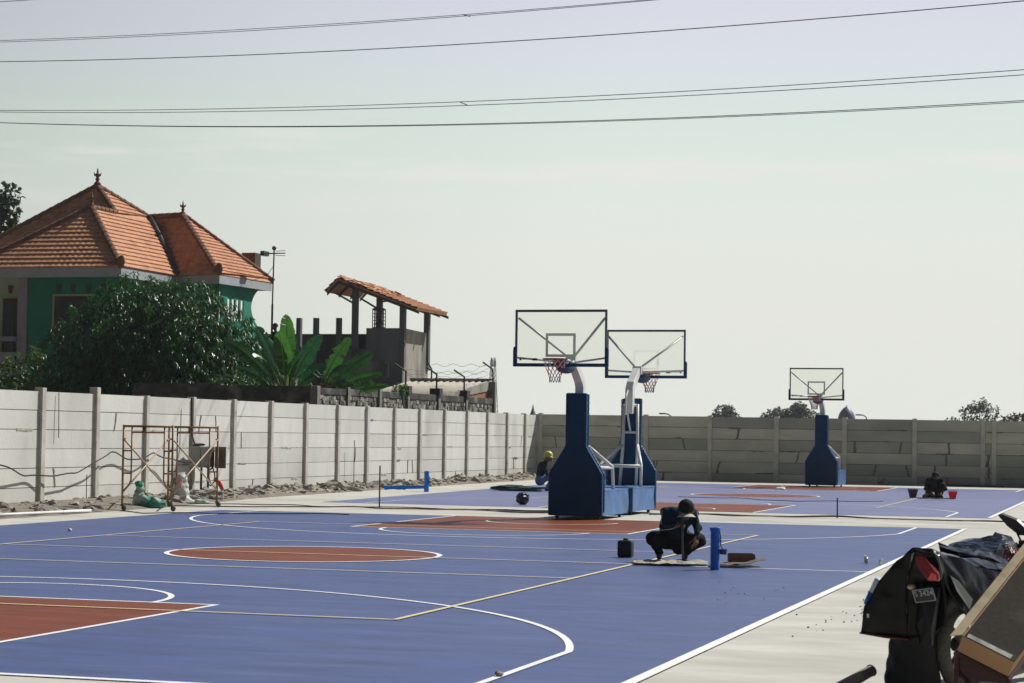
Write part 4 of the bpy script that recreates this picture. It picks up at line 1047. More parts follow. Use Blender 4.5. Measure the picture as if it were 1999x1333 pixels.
    for k in range(lv-1):
        b.mat(0 if k < 2 else (1 if k < 4 else 2))
        for j in range(n):
            d = 0 if k % 2 == 0 else 1
            b.tube([np_(k, j), np_(k+1, j-1+d)], .0055, 4, False); b.tube([np_(k, j), np_(k+1, j+d)], .0055, 4, False)
    b.build('net', [M_netw, M_netr, M_netb], r)
    return r
hoop = make_hoop(); hoop.location = (7.555, 27.78, 0); hoop['label'] = 'nearest basketball hoop, facing the camera with the largest backboard'
h2 = copy_tree(hoop); h2.location = (7.48, 32.92, 0); h2.rotation_euler = (0, 0, math.pi); h2['label'] = 'hoop standing back to back with the nearest one, its white tube frame facing the camera'
h3 = copy_tree(hoop); h3.location = (7.56, 60.28, 0); h3['label'] = 'farthest and smallest basketball hoop, in front of the end wall'
h3.scale = (1, 1, 1)

# ------------------------------------------------------------------ things standing about the site
M_scaf = pmat('rusty_orange_steel', (.28, .155, .06), .6, .35, 9, metal=.3, col2=(.16, .07, .035), blotch=(5, .5, .65))
M_braceg = pmat('brace_tube', (.36, .27, .19), .5, .25, 8, metal=.3)
def scaffold():
    A, Bp, Cc, D = (-1.42, 26.35), (-.46, 26.6), (-1.62, 28.85), (-.70, 29.3)
    O = Vector((-1.05, 27.8, 0))
    r = thing('scaffold', 'rusty orange scaffold tower of two frames and cross braces on castors', 'scaffold', O)
    H = 1.72
    def fr(p, q):
        p = Vector((p[0], p[1], 0))-O; q = Vector((q[0], q[1], 0))-O; d = (q-p); z = Vector((0, 0, 1)); b = MB(); t = .023
        b.tube([p+z*.12, p+z*H], t, 8); b.tube([q+z*.12, q+z*H], t, 8); b.tube([p+z*(H-.03)-d*.01, q+z*(H-.03)+d*.01], t, 8)
        for e, s in ((p, 1), (q, -1)):
            i = e+d*.17*s
            b.tube([i+z*(H-.05), i+z*.62, i+z*.52-d*.04*s, e+z*.40+d*.02*s], t*.75, 8)
            b.tube([e+z*(H-.52), i+z*(H-.52)], t*.7, 6); b.tube([e+z*(H-.97), i+z*(H-.97)], t*.7, 6)
            b.tube([e+z*(H-.28), e+z*(H-.28)+d*.05*s], .014, 6)
        b.tube([p+d*.17+z*(H-.15), q-d*.17+z*(H-.15)], t*.75, 8)
        b.box(p.lerp(q, .42)+z*(H-.09), (.06, .03, .10)); fo = b.build('end_frame', M_scaf, r, smooth=True)
        for e in (p, q):
            c = MB(); c.lathe([(0, -.02), (.055, -.02), (.06, 0), (.055, .02), (0, .02)], e+Vector((.03, .02, .06)), 14, (.4, 1, 0)); c.box(e+Vector((.01, 0, .11)), (.07, .07, .03)); c.build('castor', M_rust, fo)
    fr(A, Bp); fr(Cc, D)
    for a, c in ((A, Cc), (Bp, D)):
        a = Vector((a[0], a[1], 0))-O; c = Vector((c[0], c[1], 0))-O; z = Vector((0, 0, 1))
        for (z0, z1) in ((1.44, .36), (.36, 1.44)):
            b = MB(); b.tube([a+z*z0, c+z*z1], .016, 8); b.build('cross_brace', M_braceg, r, smooth=True)
scaffold()
M_cab = pmat('grey_cabinet_paint', (.24, .245, .225), .5, .15, 3, spec=.4); M_cabd = pmat('cabinet_inside_shade', (.05, .05, .045), .7, .2, 3)
def cabinet():
    O = Vector((-4.0, 35.6, 0)); r = thing('electrical_cabinet', 'grey electrical cabinet with an open door on thin posts by the sunlit wall', 'cabinet', O)
    b = MB(); b.box2((-.22, -.22, .72), (.08, .62, 1.24)); b.build('cabinet_box', M_cab, r, bevel=.01)
    b = MB(); b.box2((.083, -.20, .74), (.09, .60, 1.22)); b.build('opening_shade', M_cabd, r)  # dark sheet on the closed box: shade of the inside put into colour
    b = MB(); b.prism([(.10, .61, .70), (.44, .50, .70), (.44, .50, 1.23), (.10, .61, 1.23)], (0, .025, 0)); b.build('cabinet_door', pmat('brown_grey_door', (.15, .135, .11), .5, .2, 3), r)
    b = MB(); b.tube([(.0, .05, 0), (0, .05, .72)], .03, 8); b.tube([(.0, .45, 0), (0, .45, .72)], .03, 8); b.build('post', M_steel, r)
    b = MB(); b.ico((-.1, .05, 1.27), (.16, .22, .05), 2, .5, 3, 1); b.build('crumpled_cover', M_steel, r)
    b = MB(); b.tube([(-.1, -.1, 1.25), (-.12, -.13, 1.32), (-.2, -.1, 1.5), (-.23, -.1, 2.42)], .022, 6); b.tube([(.09, .5, .74), (.12, .58, .55), (.1, .62, .38), (.05, .5, .26), (.02, .46, .3)], .018, 6); b.tube([(.09, .1, .74), (.12, .3, .66), (.1, .5, .72)], .018, 6); b.build('cable', M_black, r)
    c = tag(MB().tube([(-3.9, 36.2, .44), (-3.82, 36.28, .36), (-3.76, 36.35, .22), (-3.74, 36.36, .12)], [.05, .06, .055, .04], 10).build('warning_tape_roll', pmat('red_white_tape', (.55, .06, .05), .6, .3, 12, col2=(.7, .65, .6), blotch=(9, .52, .58)), smooth=True), 'small red and white bundle hanging below the electrical cabinet', 'tape')
cabinet()
M_sackw = pmat('cement_sack_white', (.46, .47, .44), .7, .12, 5, bump=.8, bscale=9, col2=(.10, .30, .20), blotch=(3.0, .60, .66))
M_sackg = pmat('cement_sack_green', (.34, .40, .36), .7, .15, 5, bump=.8, bscale=9, col2=(.03, .22, .15), blotch=(2.6, .46, .54))
M_greenlogo = pmat('green_print', (.02, .22, .12), .7, .2, 5); M_pinkprint = pmat('pink_print', (.55, .33, .28), .7, .2, 5)
def sack(name, label, loc, prims, mat, seed, extra=None):
    o = thing(name, label, 'sack', loc, 0, 'crumpled cement sacks by the wall')
    prims = [(Vector(a)*.86, Vector(b_)*.86, r0*.86, r1*.86, m_, k_) for a, b_, r0, r1, m_, k_ in prims]; sdf_body('sack_body', prims, [mat], .018, o, lambda X, Y, Z: .014*np.sin(X*31+seed)*np.sin(Y*27+Z*23)+.010*np.sin(Z*47+X*29))
    if extra: extra(o)
    return o
def e1(o):
    b = MB(); b.box((-.02, -.25, .56), (.17, .02, .13), Matrix.Rotation(.1, 3, 'X')); b.build('printed_logo', M_greenlogo, o)
sack('cement_sack', 'slumped green and white cement sack under the left scaffold frame', (-1.75, 28.0, 0), [((-.1, 0, .17), (.28, .05, .12), .17, .13, 0, .08), ((-.15, 0, .2), (-.12, 0, .52), .13, .10, 0, .06), ((.3, 0, .08), (.5, .1, .06), .1, .05, 0, .05)], M_sackg, 1,
     lambda o: MB().ico((-.10, -.05, .49), (.09, .06, .08), 2, .4, 2, 3).build('printed_top', M_greenlogo, o))
def e2(o):
    b = MB(); b.box((-.08, -.19, .50), (.10, .03, .13), Matrix.Rotation(-.1, 3, 'X')); b.build('printed_logo', M_greenlogo, o)
    b = MB(); b.box((.06, -.195, .45), (.13, .03, .19), Matrix.Rotation(-.1, 3, 'X')); b.build('printed_panel', M_pinkprint, o)
sack('cement_sack', 'upright white cement sack with a green print between the scaffold frames', (-2.3, 30.9, 0), [((0, 0, .15), (0, 0, .62), .24, .17, 0, .08), ((0, 0, .6), (.06, 0, .76), .15, .05, 0, .06), ((.25, -.1, .06), (.7, .2, .05), .09, .04, 0, .05)], M_sackw, 4, e2)
M_rod = pmat('rusty_rod', (.10, .06, .045), .8, .3, 9)
def rod(label, x, y, h, lean=0, r=.012, z0=0): b = MB(); b.tube([(x, y, z0-.03), (x+lean*.5, y, z0+h*.5), (x+lean, y, z0+h)], r, 6); tag(b.build('steel_rod', M_rod), label, 'rod', 'thin steel rods standing upright')
rod('rusty rod standing in the strip between courts left of the black bundle', 2.31, 31.1, .92, 0, .018)
rod('short dark rod standing in the strip between courts right of the crouching man', 12.05, 32.1, .42, 0, .016)
rod('thin rusty rod in the rubble between the two leftmost posts', -3.4, 28.6, .55, .0, .010, .1)
rod('bare rod bent against the first full wall bay at the left', -4.33, 29.05, .95, -.02, .010, 1.45)
rod('thin rod leaning by the wall near the small weed, sixth bay', -4.2, 46.7, 1.3, .0, .012, .1)
M_bluep = pmat('blue_plastic_pipe', (.008, .17, .62), .38, .12, 3, spec=.45)
M_blued = pmat('dark_blue_plastic', (.012, .07, .22), .45, .12, 3)
def pipes():
    b = MB(); L = [(-2.35, 44.4, .09), (-1.25, 44.5, .13)]
    b.tube(L, .05, 14); q = Vector(L[0]).lerp(Vector(L[1]), .38); b.tube([q+Vector((-.12, -.01, -.005)), q+Vector((.14, .01, .01))], .064, 14)
    q = Vector(L[0]).lerp(Vector(L[1]), .48); b.tube([q+Vector((-.02, 0, 0)), q+Vector((.02, 0, 0))], .075, 14); b.tube([Vector(L[0])-Vector((.04, 0, 0)), Vector(L[0])+Vector((.06, 0, .005))], .062, 14)
    o = b.build('blue_pipe', M_bluep, smooth=True, angle=40); tag(o, 'blue pipe lying by the rubble at the foot of the sunlit wall', 'pipe', 'lengths of blue pipe')
    r = thing('blue_pipe', 'short blue pipe standing on end at the edge of the far court', 'pipe', (-1.12, 44.3, 0), 0, 'lengths of blue pipe')
    b = MB(); b.lathe([(.07, 0), (.07, .58), (.06, .58), (.06, .02)], (0, 0, 0), 18); b.build('pipe_body', M_bluep, r, smooth=True).data.set_sharp_from_angle(angle=.6)
    b = MB(); b.tube([(.072, 0, .28), (.105, 0, .28)], .035, 10); b.tube([(.073, -.02, .30), (.073, .02, .45)], .010, 5); b.build('bracket', M_blued, r)
    r = thing('blue_pipe', 'blue pipe sleeve standing on the near court beside the crouching man', 'pipe', (13.14, 13.5, .005), 0, 'lengths of blue pipe')
    b = MB(); b.lathe([(.058, 0), (.060, .02), (.058, .03), (.058, .47), (.066, .48), (.068, .515), (.060, .52), (.052, .515), (.050, .40), (.048, .02)], (0, 0, 0), 24); b.build('pipe_body', M_bluep, r, smooth=True).data.set_sharp_from_angle(angle=.6)
    b = MB(); b.lathe([(.042, 0), (.044, .015), (.044, .045), (.052, .05), (.052, .064), (.040, .066), (.038, .02)], (.105, -.01, .19), 20); b.build('cap', M_blued, r, smooth=True).data.set_sharp_from_angle(angle=.6)
    b = MB(); b.tube([(.06, -.01, .47), (.072, -.02, .40), (.075, -.02, .30), (.10, -.015, .255)], .006, 6)
    for i in range(9): b.ico((.066+.004*math.sin(i), -.016, .28+.02*i), .009, 1)
    b.build('chain', M_blued, r)
pipes()
def wallcable():
    pts = []
    key = [(24.0, 1.22), (26.0, .93), (27.6, .62), (28.6, .62), (29.6, .66), (30.5, .92), (31.15, 1.13), (31.5, 1.10), (32.2, .95), (32.9, .93), (33.45, 1.10), (34.0, .96), (34.9, .86), (35.7, .84)]
    ys = np.linspace(24, 35.7, 90)
    for y in ys:
        z = float(np.interp(y, [k[0] for k in key], [k[1] for k in key])); pts.append((-4.20-.04*math.sin(y*3)+.07*math.sin(y*1.3), y, z+.012*math.sin(y*5)))
    b = MB(); b.tube(pts, .016, 6); tag(b.build('cable', M_black, smooth=True), 'sagging black cable strung along the sunlit wall to the cabinet', 'cable')
wallcable()
def groundcable(name, label, pts, r, grp=None, m=None, wob=.05, n=120):
    xs = [p[0] for p in pts]; X = np.linspace(xs[0], xs[-1], n); P = []
    for i, x in enumerate(X):
        y = float(np.interp(x, xs, [p[1] for p in pts])); P.append((x, y+wob*(math.sin(x*1.9+r*900)+.6*math.sin(x*4.3)), r+.008+.012*max(0, math.sin(x*2.7+r*700))))
    b = MB(); b.tube(P, r, 6); tag(b.build(name, m or M_rod, smooth=True), label, 'cable', grp)
g = 'cables lying on the pavement strip between the courts'
groundcable('cable', 'long dark cable lying along the whole pavement strip between the courts', [(-3.2, 30.6), (0, 31.0), (4, 31.3), (7.5, 31.6), (12, 31.9), (16, 31.8), (20, 31.3)], .010, g, M_black, .16, 200)
groundcable('cable', 'brownish cable wandering across the strip left of the hoop bases', [(-1.9, 28.9), (-.4, 29.4), (1.0, 30.4), (3.0, 30.9), (5.2, 30.5), (6.8, 30.2)], .013, g, M_rod, .2)
groundcable('cable', 'second cable crossing over the first one right of the hoop bases', [(8.3, 31.0), (10, 31.6), (12, 32.3), (14, 31.7), (17, 32.0), (20.5, 31.6)], .011, g, M_rod, .25)
groundcable('cable', 'thin cord lying over the near court by the scaffold', [(-1.3, 26.0), (-.3, 25.0), (1.5, 26.3), (3.2, 26.9)], .010, g, M_black, .05, 60)
groundcable('cable', 'thin black cord trailing on the far court behind the hoops', [(6.0, 44.5), (8.2, 44.0), (9.5, 42.8), (10.8, 43.6), (11.5, 45.0)], .008, g, M_black, .2, 60)
b = MB(); b.tube([(-1.55, 20.6, .06), (-1.36, 24.9, .05)], .03, 8); tag(b.build('white_pipe', M_whitep, smooth=True), 'long white pipe lying along the rubble at the left edge', 'pipe')
b = MB(); b.tube([(11.0, 66.3, .04), (13.3, 65.5, .04)], .035, 8); tag(b.build('metal_pipe', M_steel), 'dark pipe lying on the ground at the foot of the end wall', 'pipe')
b = MB(); b.ico((9.0, 66.2, .10), (.22, .16, .16), 2, .6, 1.6, 2); tag(b.build('stone', M_stone), 'pale lump of stone lying by the end wall right of the far hoop', 'stone')
b = MB(); b.tube([(8.75, 66.5, -.02), (8.75, 66.5, .42)], .03, 6); tag(b.build('stake', M_rendlight), 'short pale stake beside the stone at the end wall', 'stake')
b = MB(); b.ico((6.9, 56.0, .03), (.16, .12, .05), 2, .5, 2, 5); tag(b.build('cloth_rag', M_white), 'small pale rag lying on the far court below the farthest hoop', 'rag')
M_plasticblack = pmat('black_plastic_sheet', (.010, .0105, .012), .30, .2, 4, bump=.7, bscale=6, spec=.6)
b = MB(); b.ico((4.25, 35.5, .15), (.155, .155, .15), 3, .25, 3.2, 7); tag(b.build('plastic_bundle', M_plasticblack), 'round bundle wrapped in black plastic on the far court', 'bundle')
M_tarp = pmat('dark_green_tarp', (.02, .07, .06), .6, .3, 6, bump=.6)
b = MB(); b.ico((.55, 47.2, .07), (.65, .22, .10), 3, .5, 2.2, 3); b.ico((1.0, 47.0, .06), (.5, .12, .08), 2, .5, 2.5, 8); b.tube([(.2, 47.0, .05), (1.6, 46.9, .12)], .03, 6); tag(b.build('tarpaulin', M_tarp), 'crumpled dark green tarpaulin beside the man in the yellow helmet', 'tarpaulin')
b = MB(); b.box2((11.42, 15.45, .006), (11.62, 15.62, .235)); 
o = b.build('plastic_can', pmat('black_plastic_can', (.012, .012, .012), .55, .2, 5), bevel=.03); tag(o, 'square black plastic can standing on the near court left of the crouching man', 'can')
b = MB(); b.lathe([(.035, 0), (.035, .02), (.02, .025)], (0, 0, 0), 14); oo = b.build('lid', M_black, o); oo.location = (11.52, 15.53, .236)
o.data.transform(Matrix.Translation((-11.52, -15.53, 0))); o.location = (11.52, 15.53, 0); oo.location = (0, 0, .236)

# paper sacks and cardboard by the crouching man
M_paper = pmat('brown_paper', (.42, .36, .28), .85, .18, 5, bump=.5, bscale=10, col2=(.30, .31, .27), blotch=(2, .5, .6))
M_card = pmat('cardboard', (.20, .11, .065), .85, .18, 4, bump=.2)
M_carddark = pmat('dirty_cardboard', (.14, .105, .075), .9, .25, 4, bump=.3)
def crumple(name, label, cat, c, ux, uy, nx, ny, amp, m, seed, lift=0.0, edge=0.0, group=None, taper=.0):
    b = MB(); ux = Vector(ux); uy = Vector(uy); vs = []; c = Vector(c)
    for i in range(nx+1):
        for j in range(ny+1):
            a, d = i/nx-.5, j/ny-.5
            k = 1-taper*abs(a)*2
            h = amp*(mnoise.noise(Vector((a*4, d*4, seed)))+.6*mnoise.noise(Vector((a*11, d*9, seed+3))))+lift*(a+.5)**2+edge*(abs(a)*2)**3
            p = c+ux*(a+.03*mnoise.noise(Vector((d*7, seed, 0))))+uy*(d*k+.05*mnoise.noise(Vector((a*7, seed, 5))))+Vector((0, 0, .003+abs(h)))
            vs.append(p)
    b.add(vs, [(i*(ny+1)+j, (i+1)*(ny+1)+j, (i+1)*(ny+1)+j+1, i*(ny+1)+j+1) for i in range(nx) for j in range(ny)])
    o = b.build(name, m); s = o.modifiers.new('thickness', 'SOLIDIFY'); s.thickness = .004; s.offset = 1
    return tag(o, label, cat, group)
crumple('paper_sack', 'flattened pale paper sack under the feet of the crouching man', 'paper sack', (12.42, 14.25, .028), (.92, .22, 0), (-.16, .80, 0), 24, 14, .045, M_paper, 3, taper=.35)
crumple('cardboard_sheet', 'dirty curled cardboard sheet lying right of the standing blue pipe', 'cardboard', (13.28, 14.25, .03), (.66, .25, 0), (-.14, .62, 0), 16, 10, .02, M_carddark, 9, lift=.07, taper=.3)
def cardbox():
    r = thing('cardboard_box', 'small open brown cardboard box on the curled cardboard sheet', 'box', (13.27, 14.55, .05), R(17))
    b = MB(); w, d, h, t = .16, .11, .105, .004
    b.box2((-w, -d, 0), (w, -d+t, h)); b.box2((-w, d-t, 0), (w, d, h)); b.box2((-w, -d+t, 0), (-w+t, d-t, h)); b.box2((w-t, -d+t, 0), (w, d-t, h)); b.box2((-w+t, -d+t, 0), (w-t, d-t, t)); b.build('box_body', M_card, r)
    b = MB(); b.prism([(w, -d, h), (w, d, h), (w+.02, d, h-.10), (w+.02, -d, h-.10)], (.004, 0, 0)); b.build('flap', M_paper, r)
cardbox()
M_cup = pmat('clear_cup_plastic', (.74, .76, .70), .25, .1, 8, bump=.8, bscale=14, spec=.6, transl=.5)
for i, (x, y, s, l) in enumerate(((14.70, 15.85, .05, 'larger crumpled plastic cup lying by the right sideline'), (14.90, 15.72, .036, 'smaller crumpled plastic cup next to the larger one by the right sideline'))):
    b = MB(); n = 14; prof = [(.75, -1.0), (.9, -.4), (1.0, .3), (1.1, 1.0), (1.0, .98), (.8, -.9)]; vs = []
    for k, (rr, z) in enumerate(prof):
        for j in range(n):
            a = 2*math.pi*j/n; q = 1+.30*mnoise.noise(Vector((math.cos(a)*2, math.sin(a)*2, z*2+i*5))); vs.append((x+z*s*1.0*(.6 if i else -.5), y+rr*q*s*math.cos(a), .005+s*1.05+rr*q*s*math.sin(a)+z*s*.2))
    b.add(vs, [(k*n+j, k*n+(j+1) % n, (k+1)*n+(j+1) % n, (k+1)*n+j) for k in range(len(prof)-1) for j in range(n)]+[tuple(range(n))])
    tag(b.build('plastic_cup', M_cup), l, 'cup', 'crumpled plastic cups')
b = MB(); b.ico((14.1, 1.2, .025), (.03, .03, .02), 2, .5, 2, 2); tag(b.build('pebble', M_stone), 'pale pebble on the near court close to the bottom edge', 'pebble')
b = MB(); b.ico((1.95, 17.9, .03), (.035, .035, .025), 2, .5, 2, 4); tag(b.build('paper_ball', M_white), 'small white scrap on the near court above the centre circle', 'scrap')
M_buck = pmat('dark_rubber_bucket', (.09, .065, .05), .7, .25, 5); M_buckr = pmat('red_plastic_bucket', (.75, .03, .025), .4, .12, 4, transl=.4)
def bucket(label, loc, m, s):
    r = thing('bucket', label, 'bucket', loc, 0, 'buckets beside the man in black')
    b = MB(); b.lathe([(.11*s, 0), (.17*s, .26*s), (.185*s, .265*s), (.185*s, .285*s), (.162*s, .285*s), (.10*s, .015*s)], (0, 0, 0), 20); b.build('bucket_body', m, r, smooth=True).data.set_sharp_from_angle(angle=.6)
    b = MB(); b.tube([(.18*s*math.cos(a), .02, .27*s+.05*s*math.sin(a)) for a in np.linspace(0, math.pi, 12)], .006, 5); b.build('handle', M_steel, r)
bucket('dark mortar bucket standing left of the man in black', (11.80, 49.3, .005), M_buck, .85)
bucket('bright red bucket standing right of the man in black', (12.95, 48.9, .005), M_buckr, .75)
# ------------------------------------------------------------------ people
M_skin = pmat('brown_skin', (.20, .10, .06), .55, .1, 6, spec=.4)
M_skind = pmat('dark_brown_skin', (.11, .055, .035), .55, .1, 6, spec=.4)
M_shirt = pmat('dark_shirt_cloth', (.016, .026, .034), .9, .25, 5, bump=.5, bscale=14, spec=.15)
M_teal = pmat('teal_shirt_front', (.007, .034, .052), .85, .2, 5, bump=.5, bscale=14, spec=.2)
M_pants = pmat('black_trousers', (.012, .012, .013), .9, .3, 5, bump=.5, bscale=12, spec=.15)
M_hair = pmat('black_hair', (.010, .009, .009), .6, .3, 20, spec=.3)
M_cap = pmat('black_cap_cloth', (.012, .012, .013), .8, .2, 6, spec=.2)
M_brim = pmat('pale_cap_brim', (.40, .42, .33), .8, .1, 6)
M_piping = pmat('white_piping', (.6, .6, .58), .8, .1, 6)
M_jeans = pmat('blue_jeans', (.09, .15, .27), .85, .2, 6, bump=.4)
M_shoe = pmat('dark_shoe', (.02, .017, .015), .6, .2, 6)
M_khaki = pmat('khaki_cloth', (.28, .23, .15), .85, .2, 6)
def folds(a, f): return lambda X, Y, Z: a*(np.sin(X*f+Z*f*.7+np.sin(Y*f*.6)*1.5)+np.sin(Z*f*1.3-Y*f*.8+2))

def hand(pr, wrist, palm, dirs, nrm, curl, mid, s=1.0, thumb=None):
    """palm plus four curled fingers and a thumb; dirs = finger direction, nrm = direction the fingers curl towards"""
    W = Vector(wrist); Pm = Vector(palm); d = Vector(dirs).normalized(); n = Vector(nrm).normalized(); side = d.cross(n).normalized()
    for k in (-1, 0, 1): pr.append((W+side*k*.016*s, Pm+side*k*.027*s, .019*s, .016*s, mid, .012))
    for k, L in enumerate((.066, .078, .074, .058)):
        p = Pm+side*(k-1.5)*.021*s; dd = d
        for q in range(3):
            c = curl*(q+.6); v = (d*math.cos(c)+n*math.sin(c)).normalized(); e = p+v*L*s*(.44, .32, .26)[q]
            pr.append((p, e, .0095*s, .0085*s, mid, .004)); p = e
    t0 = W.lerp(Pm, .35)+side*-.03*s; tv = Vector(thumb).normalized() if thumb is not None else (d*.7-side*.6+n*.5).normalized()
    t1 = t0+tv*.04*s; t2 = t1+(tv*.6+d*.4+n*.3).normalized()*.035*s
    pr.append((t0, t1, .0125*s, .011*s, mid, .006)); pr.append((t1, t2, .011*s, .009*s, mid, .004))

def crouching_man():
    # local frame: x = right in the picture, -y = towards the camera, z up
    r = thing('person', 'man in dark long sleeves and a pale-brimmed cap crouching over flattened sacks', 'person', (12.33, 14.85, .045), R(16.6))
    V = Vector; P = []
    SK, SH, TE, PA, SHOE = 0, 1, 2, 3, 4
    # legs: foot, knee, hip
    hipL, hipR = V((-.08, .17, .25)), V((.12, .17, .24)); kL, kR = V((-.285, -.12, .265)), V((.315, -.12, .245)); aL, aR = V((-.185, .02, .08)), V((.105, -.02, .08))
    aR2 = V((.12, .0, .08))
    for h, k, a in ((hipL, kL, aL), (hipR, kR, V((.16, .03, .09)))):
        P += [(h, k, .115, .085, PA, .05), (k, a, .080, .048, PA, .035)]
    P += [(aL+V((0, .04, -.045)), aL+V((-.02, -.16, -.055)), .036, .030, SHOE, .015), (V((.16, .07, .04)), V((.14, -.13, .03)), .036, .030, SHOE, .015)]
    P += [(V((-.06, .02, .06)), V((.03, -.1, .05)), .05, .04, PA, .04)] if False else []
    # third visible shape: right shin folded in towards the middle
    P += [(V((.03, .10, .22)), V((.05, .02, .13)), .09, .07, PA, .06)]
    P += [(hipL, hipR, .13, .13, PA, .06)]
    # torso leaning forward
    waist = V((.03, .12, .34)); chest = V((.06, .0, .52)); neck = V((.10, -.11, .60)); head = V((.135, -.185, .615))
    P += [(V((.02, .16, .26)), waist, .135, .135, SH, .05), (waist, chest, .135, .145, TE, .06), (chest+V((-.07, 0, .02)), chest+V((.09, 0, .02)), .125, .12, TE, .05)]
    shL, shR = V((-.105, -.02, .60)), V((.235, -.02, .585))
    P += [(shL, shR, .075, .075, TE, .05), (chest, neck, .11, .055, TE, .04), (neck, head, .05, .055, SK, .03)]
    # arms
    eL, wL = V((-.145, -.13, .405)), V((.015, -.27, .43)); eR, wR = V((.30, -.14, .40)), V((.27, -.25, .285))
    P += [(shL, eL, .066, .050, SH, .035), (eL, wL, .052, .036, SH, .025), (shR, eR, .066, .050, SH, .035), (eR, wR, .050, .036, SH, .025)]
    hand(P, wL, V((.055, -.30, .455)), (.75, -.45, .35), (.2, -.2, -.95), .75, SK, 1.05, thumb=(.3, .2, .9))
    hand(P, wR, V((.252, -.285, .225)), (-.10, -.25, -.95), (-.6, .5, -.2), .35, SK, 1.1, thumb=(-.8, -.3, -.5))
    # head: bowed, chin to chest
    P += [(head, head+V((.005, -.015, .055)), .082, .086, SK, .03), (head+V((0, -.05, -.05)), head+V((0, -.07, -.06)), .055, .045, SK, .03)]
    P += [(head+V((0, -.105, -.02)), head+V((0, -.115, -.045)), .010, .014, SK, .012)]
    for s in (-1, 1): P += [(head+V((s*.084, 0, -.01)), head+V((s*.088, .01, -.03)), .016, .012, SK, .01), (head+V((s*.03, -.088, -.005)), head+V((s*.032, -.089, -.006)), .010, .010, SK, .008)]
    sdf_body('body', P, [M_skin, M_shirt, M_teal, M_pants, M_shoe], .0062, r, folds(.0035, 42))
    # cap with peak
    c = head+V((.003, -.012, .065)); b = MB()
    b.lathe([(.101, -.045), (.105, -.02), (.104, .01), (.096, .045), (.07, .08), (.035, .098), (.012, .103), (.012, .108), (0, .11)], c, 24, (.0, -.30, .95)); ca = b.build('cap', M_cap, r, smooth=True)
    b = MB(); vs = []; n = 14
    for i in range(n+1):
        a = math.pi*(1.12+.76*i/n); 
        for q, rr in ((0, .098), (1, .145+.03*math.sin(math.pi*i/n))):
            vs.append(c+V((rr*math.cos(a)*.92, rr*math.sin(a)-.0, -.062-.035*q-.012*(2*i/n-1)**2-.02)))
    b.add(vs, [(2*i, 2*i+1, 2*i+3, 2*i+2) for i in range(n)]); br = b.build('brim', M_brim, ca); m = br.modifiers.new('thickness', 'SOLIDIFY'); m.thickness = .006
    # white piping on the sleeves
    for pts in ([shL+V((-.055, -.045, .03)), shL.lerp(eL, .5)+V((-.052, -.04, 0)), eL+V((-.04, -.04, -.03)), eL.lerp(wL, .5)+V((0, -.045, -.025)), wL+V((-.02, -.038, -.012))], [shR+V((.055, -.045, .03)), shR.lerp(eR, .5)+V((.05, -.035, 0)), eR+V((.035, -.04, -.03)), wR+V((.03, -.02, .03))]):
        b = MB(); b.tube(pts, .0055, 6); b.build('sleeve_piping', M_piping, r, smooth=True)
    # the long handled tool in his hand
    t = thing('chisel_bar', 'long dark bar held upright in the crouching man\'s hand', 'tool', (12.33, 14.85, .045), R(16.6))
    b = MB(); b.tube([(.078, -.335, .535), (.082, -.335, .25), (.095, -.33, -.03)], [.013, .014, .016], 10); b.build('shaft', pmat('worn_steel', (.09, .085, .08), .55, .25, 8, metal=.3), t, smooth=True)
    b = MB(); b.lathe([(.017, -.02), (.019, 0), (.017, .02)], (.078, -.335, .54), 12); b.build('head', M_steel, t)
crouching_man()

